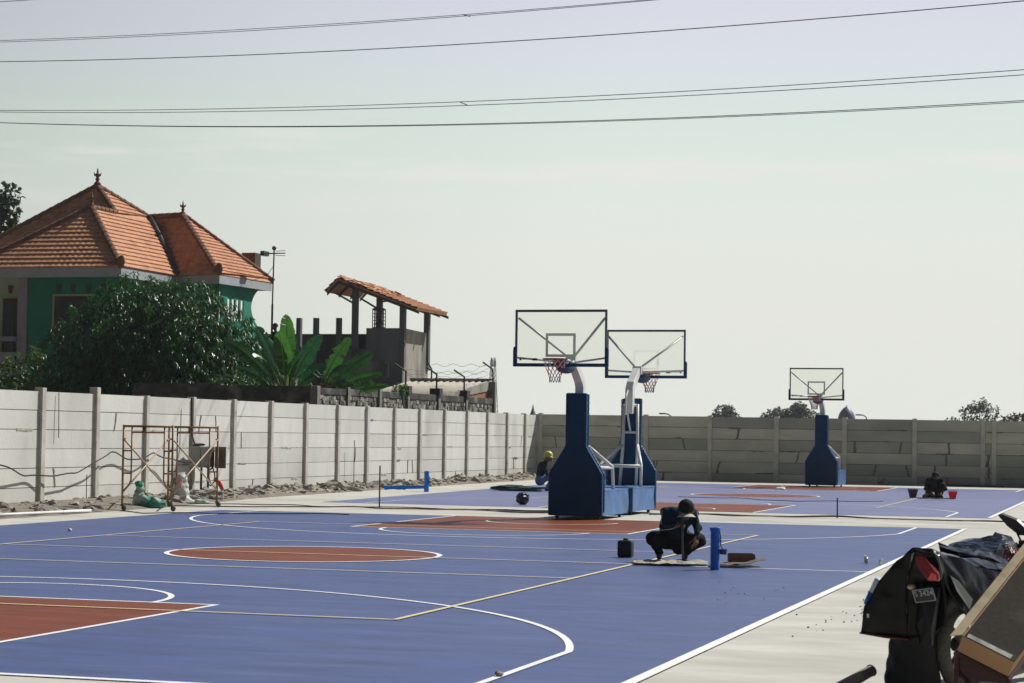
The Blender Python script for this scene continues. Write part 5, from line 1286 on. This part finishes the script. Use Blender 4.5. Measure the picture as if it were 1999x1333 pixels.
def helmet_man():
    r = thing('person', 'worker in a yellow safety helmet and black shirt crouching behind the nearest hoop', 'person', (1.22, 48.0, .005), R(16.6))
    V = Vector; P = []; SK, SH, JE, SHOE = 0, 1, 2, 3
    # facing right (+x)
    hip = V((-.08, 0, .30)); P += [(hip+V((0, -.1, 0)), hip+V((0, .1, 0)), .14, .14, JE, .05)]
    for s in (-1, 1):
        k = V((.36, s*.13, .50)); a = V((.12, s*.12, .09)); h = hip+V((0, s*.09, 0))
        P += [(h, k, .11, .075, JE, .05), (k, a, .072, .05, JE, .03), (a+V((-.04, 0, -.05)), a+V((.17, 0, -.055)), .04, .035, SHOE, .02)]
    ch = V((-.02, 0, .68)); nk = V((.08, 0, .86)); hd = V((.14, 0, .965))
    P += [(hip, ch, .135, .15, SH, .05), (ch+V((0, -.1, .06)), ch+V((0, .1, .06)), .10, .10, SH, .05), (ch, nk, .10, .055, SH, .04), (nk, hd, .05, .055, SK, .03)]
    for s in (-1, 1):
        sh = ch+V((.02, s*.17, .1)); e = V((.12, s*.2, .50)); w = V((.34, s*.16, .40))
        P += [(sh, e, .065, .05, SH, .04), (e, w, .045, .034, SK, .03)]
        hand(P, w, w+V((.07, 0, -.02)), (1, 0, -.3), (.1, 0, -1), .5, SK, 1.0)
    P += [(hd, hd+V((0, 0, .04)), .085, .088, SK, .03), (hd+V((.05, 0, -.05)), hd+V((.065, 0, -.055)), .05, .04, SK, .03), (hd+V((.095, 0, -.0)), hd+V((.108, 0, -.02)), .012, .014, SK, .012)]
    for s in (-1, 1): P += [(hd+V((0, s*.085, 0)), hd+V((-.01, s*.09, -.02)), .016, .012, SK, .01)]
    sdf_body('body', P, [M_skind, M_shirt, M_jeans, M_shoe], .011, r, folds(.004, 35))
    b = MB(); b.lathe([(.155, -.01), (.155, 0), (.122, .012), (.125, .05), (.115, .10), (.085, .14), (.04, .16), (0, .165)], hd+V((.005, 0, .035)), 24, (.15, 0, 1))
    hh = b.build('helmet', pmat('yellow_helmet', (.62, .52, .10), .4, .08, 4), r, smooth=True)
    b = MB(); b.tube([hd+V((.13, 0, .09)), hd+V((.09, 0, .16)), hd+V((.02, 0, .2)), hd+V((-.07, 0, .17))], .012, 6); b.build('helmet_ridge', MATS['yellow_helmet'], hh)
helmet_man()

def black_man():
    r = thing('person', 'person in black with head bowed crouching between two buckets on the far court', 'person', (12.42, 49.2, .005), R(14))
    V = Vector; P = []; SK, SH, PA, KH = 0, 1, 2, 3
    P += [(V((-.1, .1, .17)), V((.1, .1, .17)), .15, .15, PA, .06)]
    for s in (-1, 1):
        k = V((s*.19, -.2, .36)); a = V((s*.15, -.06, .07))
        P += [(V((s*.1, .08, .17)), k, .11, .085, PA, .06), (k, a, .08, .055, PA, .04), (a+V((0, .03, -.03)), a+V((s*.03, -.15, -.035)), .04, .035, PA, .02)]
    P += [(V((0, .1, .2)), V((.0, -.02, .46)), .16, .17, SH, .06), (V((-.14, -.02, .5)), V((.14, -.02, .5)), .09, .09, SH, .05), (V((0, -.02, .5)), V((.01, -.1, .60)), .10, .07, SH, .04)]
    for s in (-1, 1):
        sh = V((s*.19, -.03, .49)); e = V((s*.27, -.14, .27)); w = V((s*.12, -.32, .17))
        P += [(sh, e, .075, .058, SH, .04), (e, w, .055, .04, SH, .03)]
        hand(P, w, w+V((-s*.03, -.06, -.03)), (-s*.3, -.7, -.5), (0, .2, -1), .5, SK, 1.05)
    hd = V((.0, -.15, .625)); P += [(hd, hd+V((0, -.01, .03)), .085, .088, SK, .03), (hd+V((0, -.06, -.05)), hd+V((0, -.08, -.06)), .05, .04, SK, .03), (hd+V((0, -.10, -.03)), hd+V((0, -.115, -.05)), .012, .014, SK, .01)]
    P += [(V((-.30, -.05, .05)), V((-.22, -.18, .10)), .06, .05, KH, .03)]
    sdf_body('body', P, [M_skind, M_pants, M_pants, M_khaki], .011, r, folds(.004, 33))
    b = MB(); b.ico(hd+V((0, .005, .035)), (.108, .112, .098), 3, .08, 3, 2); b.tube([hd+V((0, .06, -.02)), hd+V((0, .08, -.12))], [.09, .08], 12); b.build('hood', M_cap, r, smooth=True)
    tag(MB().tube([(12.02, 49.1, .56), (12.10, 49.05, .50)], .02, 6).build('hand_tool', M_steel), 'small pale tool tip raised beside the shoulder of the person in black', 'tool')
    crumple('floor_mat', 'thin olive mat under the person in black on the far court', 'mat', (12.42, 48.95, .01), (1.0, 0, 0), (0, .7, 0), 12, 8, .012, pmat('olive_mat', (.12, .12, .06), .9, .2, 5), 6)
black_man()

def terrace_person():
    r = thing('person', 'dark haired person partly hidden behind the banana leaves beside the green house', 'person', (-13.35, 62.3, 3.95), R(-30))
    V = Vector; P = []; SK, SH, PA, HA = 0, 1, 2, 3
    for s in (-1, 1):
        P += [(V((s*.1, 0, .88)), V((s*.11, -.02, .48)), .085, .062, PA, .03), (V((s*.11, -.02, .48)), V((s*.11, .02, .08)), .06, .045, PA, .03), (V((s*.11, .05, .04)), V((s*.12, -.14, .03)), .04, .035, PA, .02)]
        P += [(V((s*.17, 0, 1.38)), V((s*.24, .02, 1.1)), .055, .045, SH, .03), (V((s*.24, .02, 1.1)), V((s*.2, -.18, .95)), .042, .032, SK, .02)]
        hand(P, (s*.2, -.18, .95), (s*.19, -.25, .92), (0, -.9, -.3), (0, 0, -1), .4, SK)
    P += [(V((-.08, 0, .92)), V((.08, 0, .92)), .11, .11, PA, .04), (V((0, 0, .95)), V((0, -.01, 1.28)), .125, .14, SH, .05), (V((-.13, 0, 1.38)), V((.13, 0, 1.38)), .075, .075, SH, .05), (V((0, 0, 1.4)), V((0, -.03, 1.56)), .055, .055, SK, .03)]
    hd = V((0, -.05, 1.62)); P += [(hd, hd+V((0, .01, .05)), .08, .085, SK, .03), (hd+V((0, -.04, -.06)), hd+V((0, -.05, -.065)), .05, .045, SK, .03), (hd+V((0, -.095, 0)), hd+V((0, -.105, -.02)), .011, .014, SK, .01)]
    sdf_body('body', P, [M_skind, M_shirt, M_pants, M_hair], .012, r, folds(.004, 30))
    b = MB(); b.ico(hd+V((0, .022, .055)), (.10, .105, .095), 3, .1, 4, 2); b.build('hair', M_hair, r, smooth=True)
    t = MB(); t.box2((-15.8, 60.9, 3.7), (-11.9, 66.0, 3.95)); t.box2((-15.7, 61.0, 0), (-15.4, 61.3, 3.695)); t.box2((-12.3, 61.0, 0), (-12.0, 61.3, 3.695)); t.box2((-12.3, 65.6, 0), (-12.0, 65.9, 3.695))
    tag(t.build('roof_terrace', M_render), 'grey concrete roof terrace on pillars beside the green house, behind the banana plants', 'terrace')
terrace_person()

# ------------------------------------------------------------------ motorbike and things around it
BO = Vector((17.187, 1.733, 0)); BA = math.atan2(.918, .397)     # local x = forwards, y = left, z up
M_bikeblk = pmat('black_bike_plastic', (.012, .012, .013), .45, .25, 5, spec=.4)
M_tyre = pmat('tyre_rubber', (.11, .105, .095), .9, .25, 10, bump=.9, bscale=60, spec=.2)
M_rim = pmat('dull_rim', (.12, .12, .12), .45, .2, 6, metal=.6)
M_redpl = pmat('red_fairing_paint', (.50, .012, .025), .25, .1, 3, spec=.5, coat=.6)
M_tail = pmat('red_tail_lens', (.20, .005, .007), .15, .15, 9, spec=.6, coat=.5)
M_plate = pmat('black_number_plate', (.02, .024, .028), .5, .2, 6)
M_platew = pmat('plate_lettering', (.42, .45, .45), .6, .1, 6)
M_rain = pmat('black_raincoat', (.005, .005, .006), .2, .25, 5, bump=.05, bscale=6, spec=.16)
M_raing = pmat('grey_green_lining', (.10, .115, .095), .5, .2, 6)
M_redhem = pmat('dark_red_hem', (.14, .03, .025), .7, .2, 6)
M_exh = pmat('grimy_exhaust', (.26, .225, .18), .7, .35, 7, metal=0)
def L2W(l, s, z): return Vector((l, -s, z))                      # (forwards, right, up) to the bike's local axes
def bike():
    r = thing('motorbike', 'parked motorbike with a red tail light and front, half covered in black rainwear', 'motorbike', BO, BA)
    def wheel(l, R0):
        t = MB(); pr = []; n = 48; m = 10; vs = []
        for i in range(n):
            a = 2*math.pi*i/n
            for j in range(m):
                f = 2*math.pi*j/m; rr = R0-.045+.045*math.cos(f)*(1.0); y = .046*math.sin(f)
                if math.cos(f) > .5 and i % 2: rr -= .006
                vs.append((l+rr*math.cos(a), y, R0+rr*math.sin(a)))
        t.add(vs, [(i*m+j, ((i+1) % n)*m+j, ((i+1) % n)*m+(j+1) % m, i*m+(j+1) % m) for i in range(n) for j in range(m)])
        w = t.build('tyre', M_tyre, r, smooth=True)
        b = MB(); b.tube([(l+(R0-.095)*math.cos(a), 0, R0+(R0-.095)*math.sin(a)) for a in np.linspace(0, 2*math.pi, 37)], .016, 6, False); b.tube([(l, -.07, R0), (l, .07, R0)], .045, 12)
        for k in range(5):
            a = 2*math.pi*k/5; b.tube([(l, 0, R0), (l+(R0-.1)*math.cos(a), 0, R0+(R0-.1)*math.sin(a))], .018, 6)
        b.build('rim', M_rim, w)
    wheel(-.17, .31); wheel(1.25, .29)
    sdf_body('side_cover', [(L2W(-.02, .13, .36), L2W(.40, .15, .30), .10, .13, 0, .05), (L2W(.0, .13, .5), L2W(.45, .14, .5), .11, .12, 0, .05), (L2W(.1, .14, .16), L2W(.5, .14, .2), .08, .09, 0, .05)], [M_bikeblk], .016, r)
    sdf_body('inner_fender', [(L2W(-.34, -.03, .62), L2W(.1, 0, .68), .09, .10, 0, .05), (L2W(-.40, -.06, .50), L2W(-.38, .02, .62), .06, .08, 0, .05), (L2W(-.04, .02, .60), L2W(.25, .08, .50), .12, .13, 0, .05), (L2W(.12, .10, .46), L2W(.35, .12, .62), .11, .12, 0, .05), (L2W(.02, .12, .28), L2W(.25, .13, .22), .11, .12, 0, .05)], [M_bikeblk], .016, r)
    P = [(L2W(-.50, 0, .78), L2W(.25, 0, .66), .06, .11, 0, .05), (L2W(.2, 0, .64), L2W(.75, 0, .58), .12, .10, 0, .05), (L2W(.3, 0, .5), L2W(.75, 0, .40), .13, .12, 0, .06), (L2W(-.1, 0, .62), L2W(.4, 0, .42), .10, .12, 0, .06)]
    P += [(L2W(-.28, 0, .60), L2W(.05, 0, .66), .09, .10, 0, .05), (L2W(.15, 0, .35), L2W(.45, 0, .30), .12, .12, 0, .06), (L2W(-.05, .12, .30), L2W(.35, .10, .36), .06, .07, 0, .04), (L2W(-.02, .11, .34), L2W(-.1, .11, .66), .035, .035, 0, .02)]
    sdf_body('body', P, [M_bikeblk], .02, r)
    b = MB(); b.prism([L2W(-.62, -.07, .70), L2W(-.62, .07, .70), L2W(-.70, .06, .46), L2W(-.66, .04, .34), L2W(-.66, -.04, .34), L2W(-.70, -.06, .46)], L2W(.02, 0, .0)); b.tube([L2W(-.3, 0, .72), L2W(-.64, 0, .68)], .03, 8)
    b.build('rear_mudguard', M_bikeblk, r)
    b = MB(); pc = L2W(-.685, .0, .655); q = Matrix.Rotation(-.30, 3, 'Y') @ Matrix.Rotation(-.17, 3, 'X')
    b.box(pc, (.006, .155, .085), q); pl = b.build('number_plate', M_plate, r, bevel=.002)
    b = MB()
    for dy, dz, sy, sz in ((0, .040, .150, .004), (0, -.040, .150, .004), (.073, 0, .004, .076), (-.073, 0, .004, .076)): b.box(pc+q @ Vector((-.0045, dy, dz)), (.003, sy, sz), q)
    b.build('plate_border', M_platew, pl)
    fc = bpy.data.curves.new('plate_text', 'FONT'); fc.body = 'S 3424'; fc.size = .050; fc.align_x = 'CENTER'; fc.align_y = 'CENTER'; fc.extrude = .0008
    fo = bpy.data.objects.new('plate_text_curve', fc); me = bpy.data.meshes.new_from_object(fo); bpy.data.objects.remove(fo); bpy.data.curves.remove(fc)
    me.materials.clear(); me.materials.append(M_platew); to = bpy.data.objects.new('plate_text', me); COL.objects.link(to); to.parent = pl
    rm = q @ Matrix(((0, 0, -1), (-1, 0, 0), (0, 1, 0))); me.transform(Matrix.Translation(pc+q @ Vector((-.0045, 0, .012))) @ rm.to_4x4())
    b = MB(); b.prism([L2W(-.66, -.085, .905), L2W(-.665, -.02, .90), L2W(-.69, .085, .80), L2W(-.69, .095, .745), L2W(-.69, .02, .745), L2W(-.675, -.06, .83)], L2W(.05, 0, 0)); tl = b.build('tail_light', M_tail, r, bevel=.012)
    b = MB(); b.prism([L2W(-.700, .055, .80), L2W(-.700, .088, .79), L2W(-.700, .088, .752), L2W(-.700, .03, .755)], L2W(.006, 0, 0)); b.build('lens', pmat('bright_red_lens', (.75, .01, .015), .1, .1, 6, coat=.6), tl)
    b = MB(); b.tube([L2W(-.60, -.14, .70), L2W(-.66, -.11, .70)], .012, 6); b.ico(L2W(-.67, -.10, .70), (.035, .025, .018), 2); b.build('indicator', pmat('amber_lens', (.55, .42, .25), .3, .1, 5), r, smooth=True)
    P = [(L2W(.95, -.25, .73), L2W(1.1, -.15, .78), .13, .13, 0, .06), (L2W(1.0, 0, .62), L2W(1.15, 0, .78), .14, .13, 0, .06), (L2W(1.12, -.05, .5), L2W(1.2, 0, .68), .11, .12, 0, .06)]
    sdf_body('front_fairing', P, [M_redpl], .018, r)
    b = MB(); b.tube([L2W(1.1, 0, .75), L2W(1.25, 0, .29)], .03, 8); b.build('fork', M_rim, r)
    b = MB(); b.tube([L2W(1.05, -.36, .895), L2W(1.12, -.16, .90), L2W(1.14, 0, .88), L2W(1.12, .16, .90), L2W(1.05, .36, .895)], .016, 8); b.tube([L2W(1.045, -.40, .893), L2W(1.075, -.25, .90)], .024, 10); b.box(L2W(1.1, -.2, .91), (.07, .07, .06)); b.build('handlebar', M_black, r)
    for s in (-1, 1):
        b = MB(); b.tube([L2W(1.10, s*.22, .91), L2W(1.13, s*.27, .97), L2W(1.14, s*.30, 1.02)], .008, 6)
        c = L2W(1.14, s*.32, 1.03); vs = []
        for (a, z) in ((-.115, .075), (-.09, .085), (.03, .045), (.10, -.01), (.10, -.06), (.05, -.06), (-.04, .0)): vs.append(c+L2W(0, a if s < 0 else -a, z))
        b.prism(vs, L2W(.035, 0, .01)); b.build('mirror', M_bikeblk, r, bevel=.010)
    b = MB(); b.tube([L2W(.2, .12, .28), L2W(-.15, .14, .33), L2W(-.42, .15, .38)], [.025, .045, .05], 12); b.build('exhaust', M_exh, r, smooth=True)
    return r
bike()
def drape():
    """stiff black rain cape thrown over the seat: folded facets with sharp creases, a hem and a turned-up lining"""
    r = thing('rain_cape', 'glossy black rain cape draped over the motorbike seat, hanging lowest at the left', 'rain cape', BO, BA)
    rows = [
        (-.655, [(-.47, .385), (-.43, .56), (-.33, .73), (-.21, .86), (-.135, .925), (-.10, .935), (-.085, .93), (-.08, .90)]),
        (-.60, [(-.475, .38), (-.42, .58), (-.30, .76), (-.18, .885), (-.08, .942), (.0, .938), (.06, .90), (.09, .76)]),
        (-.48, [(-.47, .40), (-.40, .62), (-.28, .80), (-.16, .90), (-.04, .932), (.045, .905), (.095, .80), (.115, .60)]),
        (-.34, [(-.44, .42), (-.37, .64), (-.25, .80), (-.14, .885), (-.03, .905), (.06, .868), (.12, .70), (.135, .50)]),
        (-.18, [(-.42, .46), (-.34, .66), (-.23, .80), (-.12, .86), (-.02, .875), (.08, .83), (.145, .64), (.16, .44)]),
        (.02, [(-.40, .50), (-.32, .68), (-.2, .79), (-.1, .835), (.0, .85), (.10, .80), (.165, .62), (.18, .44)]),
        (.22, [(-.37, .54), (-.3, .68), (-.2, .77), (-.09, .81), (.01, .82), (.11, .77), (.175, .62), (.185, .48)]),
        (.45, [(-.33, .58), (-.27, .70), (-.18, .77), (-.07, .80), (.03, .80), (.12, .75), (.165, .64), (.175, .54)]),
    ]
    g = random.Random(12); b = MB(); m = 8; vs = []
    for i, (l, cs) in enumerate(rows):
        for j, (s, z) in enumerate(cs):
            vs.append(L2W(l+g.uniform(-.015, .015), s+g.uniform(-.012, .012), z+g.uniform(-.012, .012)))
    fs = []
    for i in range(len(rows)-1):
        for j in range(m-1):
            a, c, d, e = i*m+j, (i+1)*m+j, (i+1)*m+j+1, i*m+j+1
            fs += [(a, c, d), (a, d, e)] if (i+j) % 2 else [(a, c, e), (c, d, e)]
    b.add(vs, fs)
    # rear sheet hanging between the left hem and the tail light
    q = [L2W(-.665, -.47, .385), L2W(-.64, -.30, .37), L2W(-.61, -.155, .365), L2W(-.64, -.155, .62), L2W(-.66, -.13, .80), L2W(-.665, -.10, .93), L2W(-.67, -.21, .86), L2W(-.675, -.33, .73), L2W(-.68, -.43, .56), L2W(-.67, -.27, .60)]
    b.add(q, [(0, 1, 9, 8), (1, 2, 3, 9), (9, 3, 4, 7), (8, 9, 7), (7, 4, 5, 6)])
    q2 = [L2W(-.612, -.155, .365), L2W(-.56, .0, .40), L2W(-.55, .09, .46), L2W(-.59, .10, .62), L2W(-.62, .09, .80), L2W(-.655, -.085, .92), L2W(-.652, -.13, .80), L2W(-.635, -.155, .62), L2W(-.58, -.02, .60)]
    b.add(q2, [(0, 1, 8, 7), (1, 2, 3, 8), (8, 3, 4, 6), (7, 8, 6), (6, 4, 5)])
    o = b.build('cape_cloth', M_rain, r, smooth=True, angle=50)
    su = o.modifiers.new('sub', 'SUBSURF'); su.subdivision_type = 'SIMPLE'; su.levels = 3; su.render_levels = 3
    tx = bpy.data.textures.new('crumple', 'CLOUDS'); tx.noise_scale = .16; dm = o.modifiers.new('crumple', 'DISPLACE'); dm.texture = tx; dm.strength = .03; dm.mid_level = .5
    so_ = o.modifiers.new('thickness', 'SOLIDIFY'); so_.thickness = .004
    b = MB(); b.tube([L2W(-.668, -.475, .385), L2W(-.645, -.30, .367), L2W(-.615, -.155, .362)], .006, 6); b.build('hem', M_redhem, r)
    b = MB(); b.prism([L2W(-.56, .115, .78), L2W(-.52, .14, .68), L2W(-.38, .155, .56), L2W(-.33, .15, .62), L2W(-.47, .125, .74)], L2W(.01, -.008, 0)); b.prism([L2W(-.665, .05, .93), L2W(-.66, .085, .90), L2W(-.665, .115, .80), L2W(-.66, .10, .76), L2W(-.66, .085, .86)], L2W(.01, 0, 0)); b.build('lining', M_raing, r)
    # glint strip added along the crest, angled between sun and camera to catch glare
    rot = Matrix.Rotation(-BA, 3, 'Z'); sv = rot @ SUN; cv = rot @ (CAM-(BO+Vector((0, 0, .88)))).normalized(); hn = (sv+cv).normalized()
    def fold(name, pts, w0, w1, seed):
        gg = random.Random(seed); b = MB(); vs = []; n = len(pts)-1; K = 14
        for i in range(K+1):
            t = i/K*n; k = min(int(t), n-1); p = Vector(pts[k]).lerp(Vector(pts[k+1]), t-k); d = (Vector(pts[min(k+1, n)])-Vector(pts[k])).normalized()
            sd = hn.cross(d).normalized(); w = (w0+(w1-w0)*i/K)*gg.uniform(.75, 1.1)*(.25 if i in (0, K) else 1)
            for j in (-1, 0, 1): vs.append(p+sd*w*j+hn*(gg.uniform(-.004, .004)))
        b.add(vs, [(3*i+j, 3*i+3+j, 3*i+4+j, 3*i+1+j) for i in range(K) for j in (0, 1)])
        o = b.build(name, M_rain, r); so = o.modifiers.new('thickness', 'SOLIDIFY'); so.thickness = .003; so.offset = -1
    fold('crest_glint_strip', [L2W(-.58, .045, .962), L2W(-.35, .06, .93), L2W(-.1, .075, .905), L2W(.12, .10, .862), L2W(.24, .13, .815)], .014, .048, 5)
    b = MB(); b.box(L2W(-.684, -.405, .50), (.004, .014, .024)); b.box(L2W(-.692, -.435, .60), (.004, .008, .016)); b.build('tag', M_whitep, r)
drape()
def bundle():
    r = thing('plastic_bundle', 'crumpled shiny black plastic bundle lying on the front of the motorbike seat', 'bundle', BO, BA)
    bm = bmesh.new(); bmesh.ops.create_icosphere(bm, subdivisions=3, radius=1)
    g = random.Random(21); vs = []; nrm = [Vector((g.gauss(0, 1), g.gauss(0, 1), g.gauss(0, .8))).normalized() for _ in range(26)]; off = [g.uniform(.58, .95) for _ in range(26)]
    for v in bm.verts:          # a lump cut by flat folds: crumpled stiff plastic
        p = v.co.copy(); d = 1.15
        for q, o_ in zip(nrm, off):
            c = p.dot(q)
            if c > .05: d = min(d, o_/c)
        d *= 1+.05*mnoise.noise(p*4)
        vs.append(L2W(.47+p.x*.44*d, -.19+p.y*.22*d, .835+p.z*.16*d+.05*max(0, p.x)))
    fs = [tuple(v.index for v in f.verts) for f in bm.faces]; bm.free()
    b = MB(); b.add(vs, fs)
    # folded corners standing up
    b.add([L2W(.08, -.30, .85), L2W(.05, -.31, .955), L2W(.17, -.22, .90), L2W(.20, -.25, .82)], [(0, 1, 2, 3)])
    b.add([L2W(.62, -.28, .90), L2W(.88, -.32, 1.0), L2W(.93, -.22, .97), L2W(.95, -.14, .84), L2W(.7, -.12, .92)], [(0, 1, 4), (1, 2, 4), (2, 3, 4)])
    o = b.build('plastic_sheet', M_rain, r)
    su = o.modifiers.new('sub', 'SUBSURF'); su.subdivision_type = 'SIMPLE'; su.levels = 2; su.render_levels = 2
    tx = bpy.data.textures.new('crumple2', 'CLOUDS'); tx.noise_scale = .10; dm = o.modifiers.new('crumple', 'DISPLACE'); dm.texture = tx; dm.strength = .02; dm.mid_level = .5
bundle()
def tub():
    r = thing('bottle', 'blue and white plastic bottle tucked behind the left edge of the rain cape', 'bottle', BO, BA)
    ax = (L2W(.0, .16, .32)-L2W(0, 0, 0)).normalized(); c = L2W(-.52, -.505, .555)
    b = MB(); b.lathe([(.028, 0), (.03, .015), (.03, .08)], c, 16, ax); b.build('lower_body', M_bluep, r, smooth=True)
    b = MB(); b.lathe([(.029, .081), (.029, .18), (.026, .19), (0, .192)], c, 16, ax); b.build('upper_body', pmat('pale_blue_plastic', (.42, .50, .66), .35, .1, 4), r, smooth=True)
    b = MB(); b.lathe([(.031, .075), (.033, .083), (.031, .091)], c, 16, ax); b.build('band', M_blued, r)
tub()
def blacksack():
    r = thing('saddle_bag', 'dark bulging bag standing on the ground left of the rear wheel', 'bag', BO, BA)
    sdf_body('bag_body', [(L2W(-.46, -.24, .10), L2W(-.46, -.22, .36), .15, .12, 0, .08), (L2W(-.44, -.17, .10), L2W(-.46, -.15, .38), .13, .12, 0, .08)], [pmat('dark_canvas', (.016, .016, .017), .85, .3, 6, bump=.6)], .016, r, lambda X, Y, Z: .008*np.sin(X*38+Z*20)+.006*np.sin(Y*44-Z*31))
    b = MB(); b.tube([L2W(-.45, -.33, .40), L2W(-.44, -.26, .50), L2W(-.42, -.18, .42)], .012, 6); b.build('strap', M_black, r)
    b = MB(); b.tube([(16.36, 1.12, .03), (16.535, 1.50, .125)], [.042, .036], 14); b.lathe([(.036, 0), (.042, .005), (.02, .012)], (16.535, 1.50, .125), 12, (.18, .42, .14)); o = b.build('rolled_sheet', M_exh, smooth=True, angle=40); tag(o, 'grimy brown roll lying on the ground at the bottom edge left of the dark bag', 'roll')
blacksack()

def carton():
    RT = Vector((.958, .286, 0)); FW = Vector((-.286, .958, 0)); UP = Vector((0, 0, 1))
    O = Vector((17.27, -.34, 0)); r = thing('carton', 'long brown cardboard carton tilted up and sideways on a dark red stand', 'carton', O)
    T = Vector((0, 0, .538)); W = RT*.263+FW*-.117+UP*-.13; Lv = (RT*.51+FW*.70+UP*.40)*1.25
    N = -(W.cross(Lv)).normalized(); N = N if N.z < 0 else -N; N = N*.112
    b = MB(); b.add([T, T+W, T+W+N, T+N, T+Lv, T+W+Lv, T+W+N+Lv, T+N+Lv], [(0, 1, 2, 3), (4, 7, 6, 5), (0, 4, 5, 1), (2, 6, 7, 3), (0, 3, 7, 4), (1, 5, 6, 2)])
    b.build('carton_body', pmat('kraft_carton', (.34, .20, .10), .8, .14, 3, bump=.15), r, bevel=.004)
    ln = Lv.normalized(); up = W.cross(Lv).normalized(); up = up if up.z > 0 else -up
    b = MB(); b.prism([T+W*.03+up*.003-ln*.003, T+W*1.01+up*.003-ln*.003, T+W*1.01+Lv+up*.003, T+W*.03+Lv+up*.003], up*.005); b.build('lid', pmat('grimy_carton_lid', (.030, .026, .0185), .85, .3, 3.5, stretch=(1, .5, 1), spec=.08, bump=.25, col2=(.055, .049, .037), blotch=(3, .5, .62)), r)
    wn = W.normalized(); fl = -wn*.058-up*.022
    b = MB(); b.prism([T-wn*.002+up*.004, T-wn*.002+fl-ln*.03, T+fl+Lv, T-wn*.002+up*.004+Lv], up*.005); b.build('flap', pmat('pale_carton_flap', (.40, .315, .19), .85, .12, 4, col2=(.30, .23, .13), blotch=(5, .5, .6)), r)
    b = MB(); b.prism([T+W*.08+up*.010-ln*.004, T+W*.92+up*.010-ln*.004, T+W*.92+up*.010+ln*.035, T+W*.08+up*.010+ln*.03], up*.002); b.build('tape', pmat('packing_tape', (.22, .23, .20), .2, .3, 8, spec=.6), r)
    s = thing('metal_stand', 'dark red metal stand with splayed legs carrying the tilted carton', 'stand', O)
    M_dred = pmat('dark_red_frame', (.045, .010, .011), .5, .25, 6)
    a = T+N; c = T+W+N; b = MB(); g_ = lambda p: Vector((p.x, p.y, 0))
    for t in (.02, .62):
        p = a+Lv*t+N*.22; q = c+Lv*t+N*.22
        b.tube([p, q], .018, 8); b.tube([p, g_(p)-RT*.03-FW*.02], .016, 8); b.tube([q, g_(q)+RT*.02], .016, 8)
        b.tube([p.lerp(g_(p), .25), g_(q).lerp(q, .12)], .016, 8)
    b.tube([a+Lv*.0+N*.22, a+Lv*.95+N*.22], .016, 8); b.tube([c+Lv*.0+N*.22, c+Lv*.95+N*.22], .016, 8)
    p = a+Lv*.02+N*.2; q = c+Lv*.02+N*.2
    b.prism([p, q, q+UP*-.03, p+(q-p)*.45-UP*.10, p-UP*.14], FW*.012)
    b.ico(p-RT*.004-FW*.02, .014, 2)
    b.build('stand_frame', M_dred, s)
carton()

# loose grit on the pavement and court near the motorbike
def grit():
    g = random.Random(8); b = MB()
    for i in range(100):
        x, y = g.gauss(15.95, .30), g.gauss(7.2, .9)
        if g.random() < .3: x, y = g.gauss(14.2, .3), g.gauss(9.2, 1.0)
        s_ = g.uniform(.004, .012); b.ico((x, y, s_*.6+(.02 if x < 15 else 0)), (s_, s_*g.uniform(.7, 1.4), s_*.7), 1, .5, 2, i)
    o = b.build('grit', M_stone); o['kind'] = 'stuff'
grit()
# ------------------------------------------------------------------ light haze in the air
def haze():
    m = bpy.data.materials.new('haze_air'); m.use_nodes = True; N = m.node_tree.nodes; L = m.node_tree.links
    N.remove(N['Principled BSDF']); v = N.new('ShaderNodeVolumePrincipled'); v.inputs['Color'].default_value = (.90, .93, .96, 1); v.inputs['Density'].default_value = .00022; v.inputs['Anisotropy'].default_value = .3
    L.new(v.outputs[0], N['Material Output'].inputs['Volume'])
    b = MB(); b.box2((-420, -60, -1.1), (260, 720, 32)); o = b.build('haze', m); o['kind'] = 'stuff'
haze()
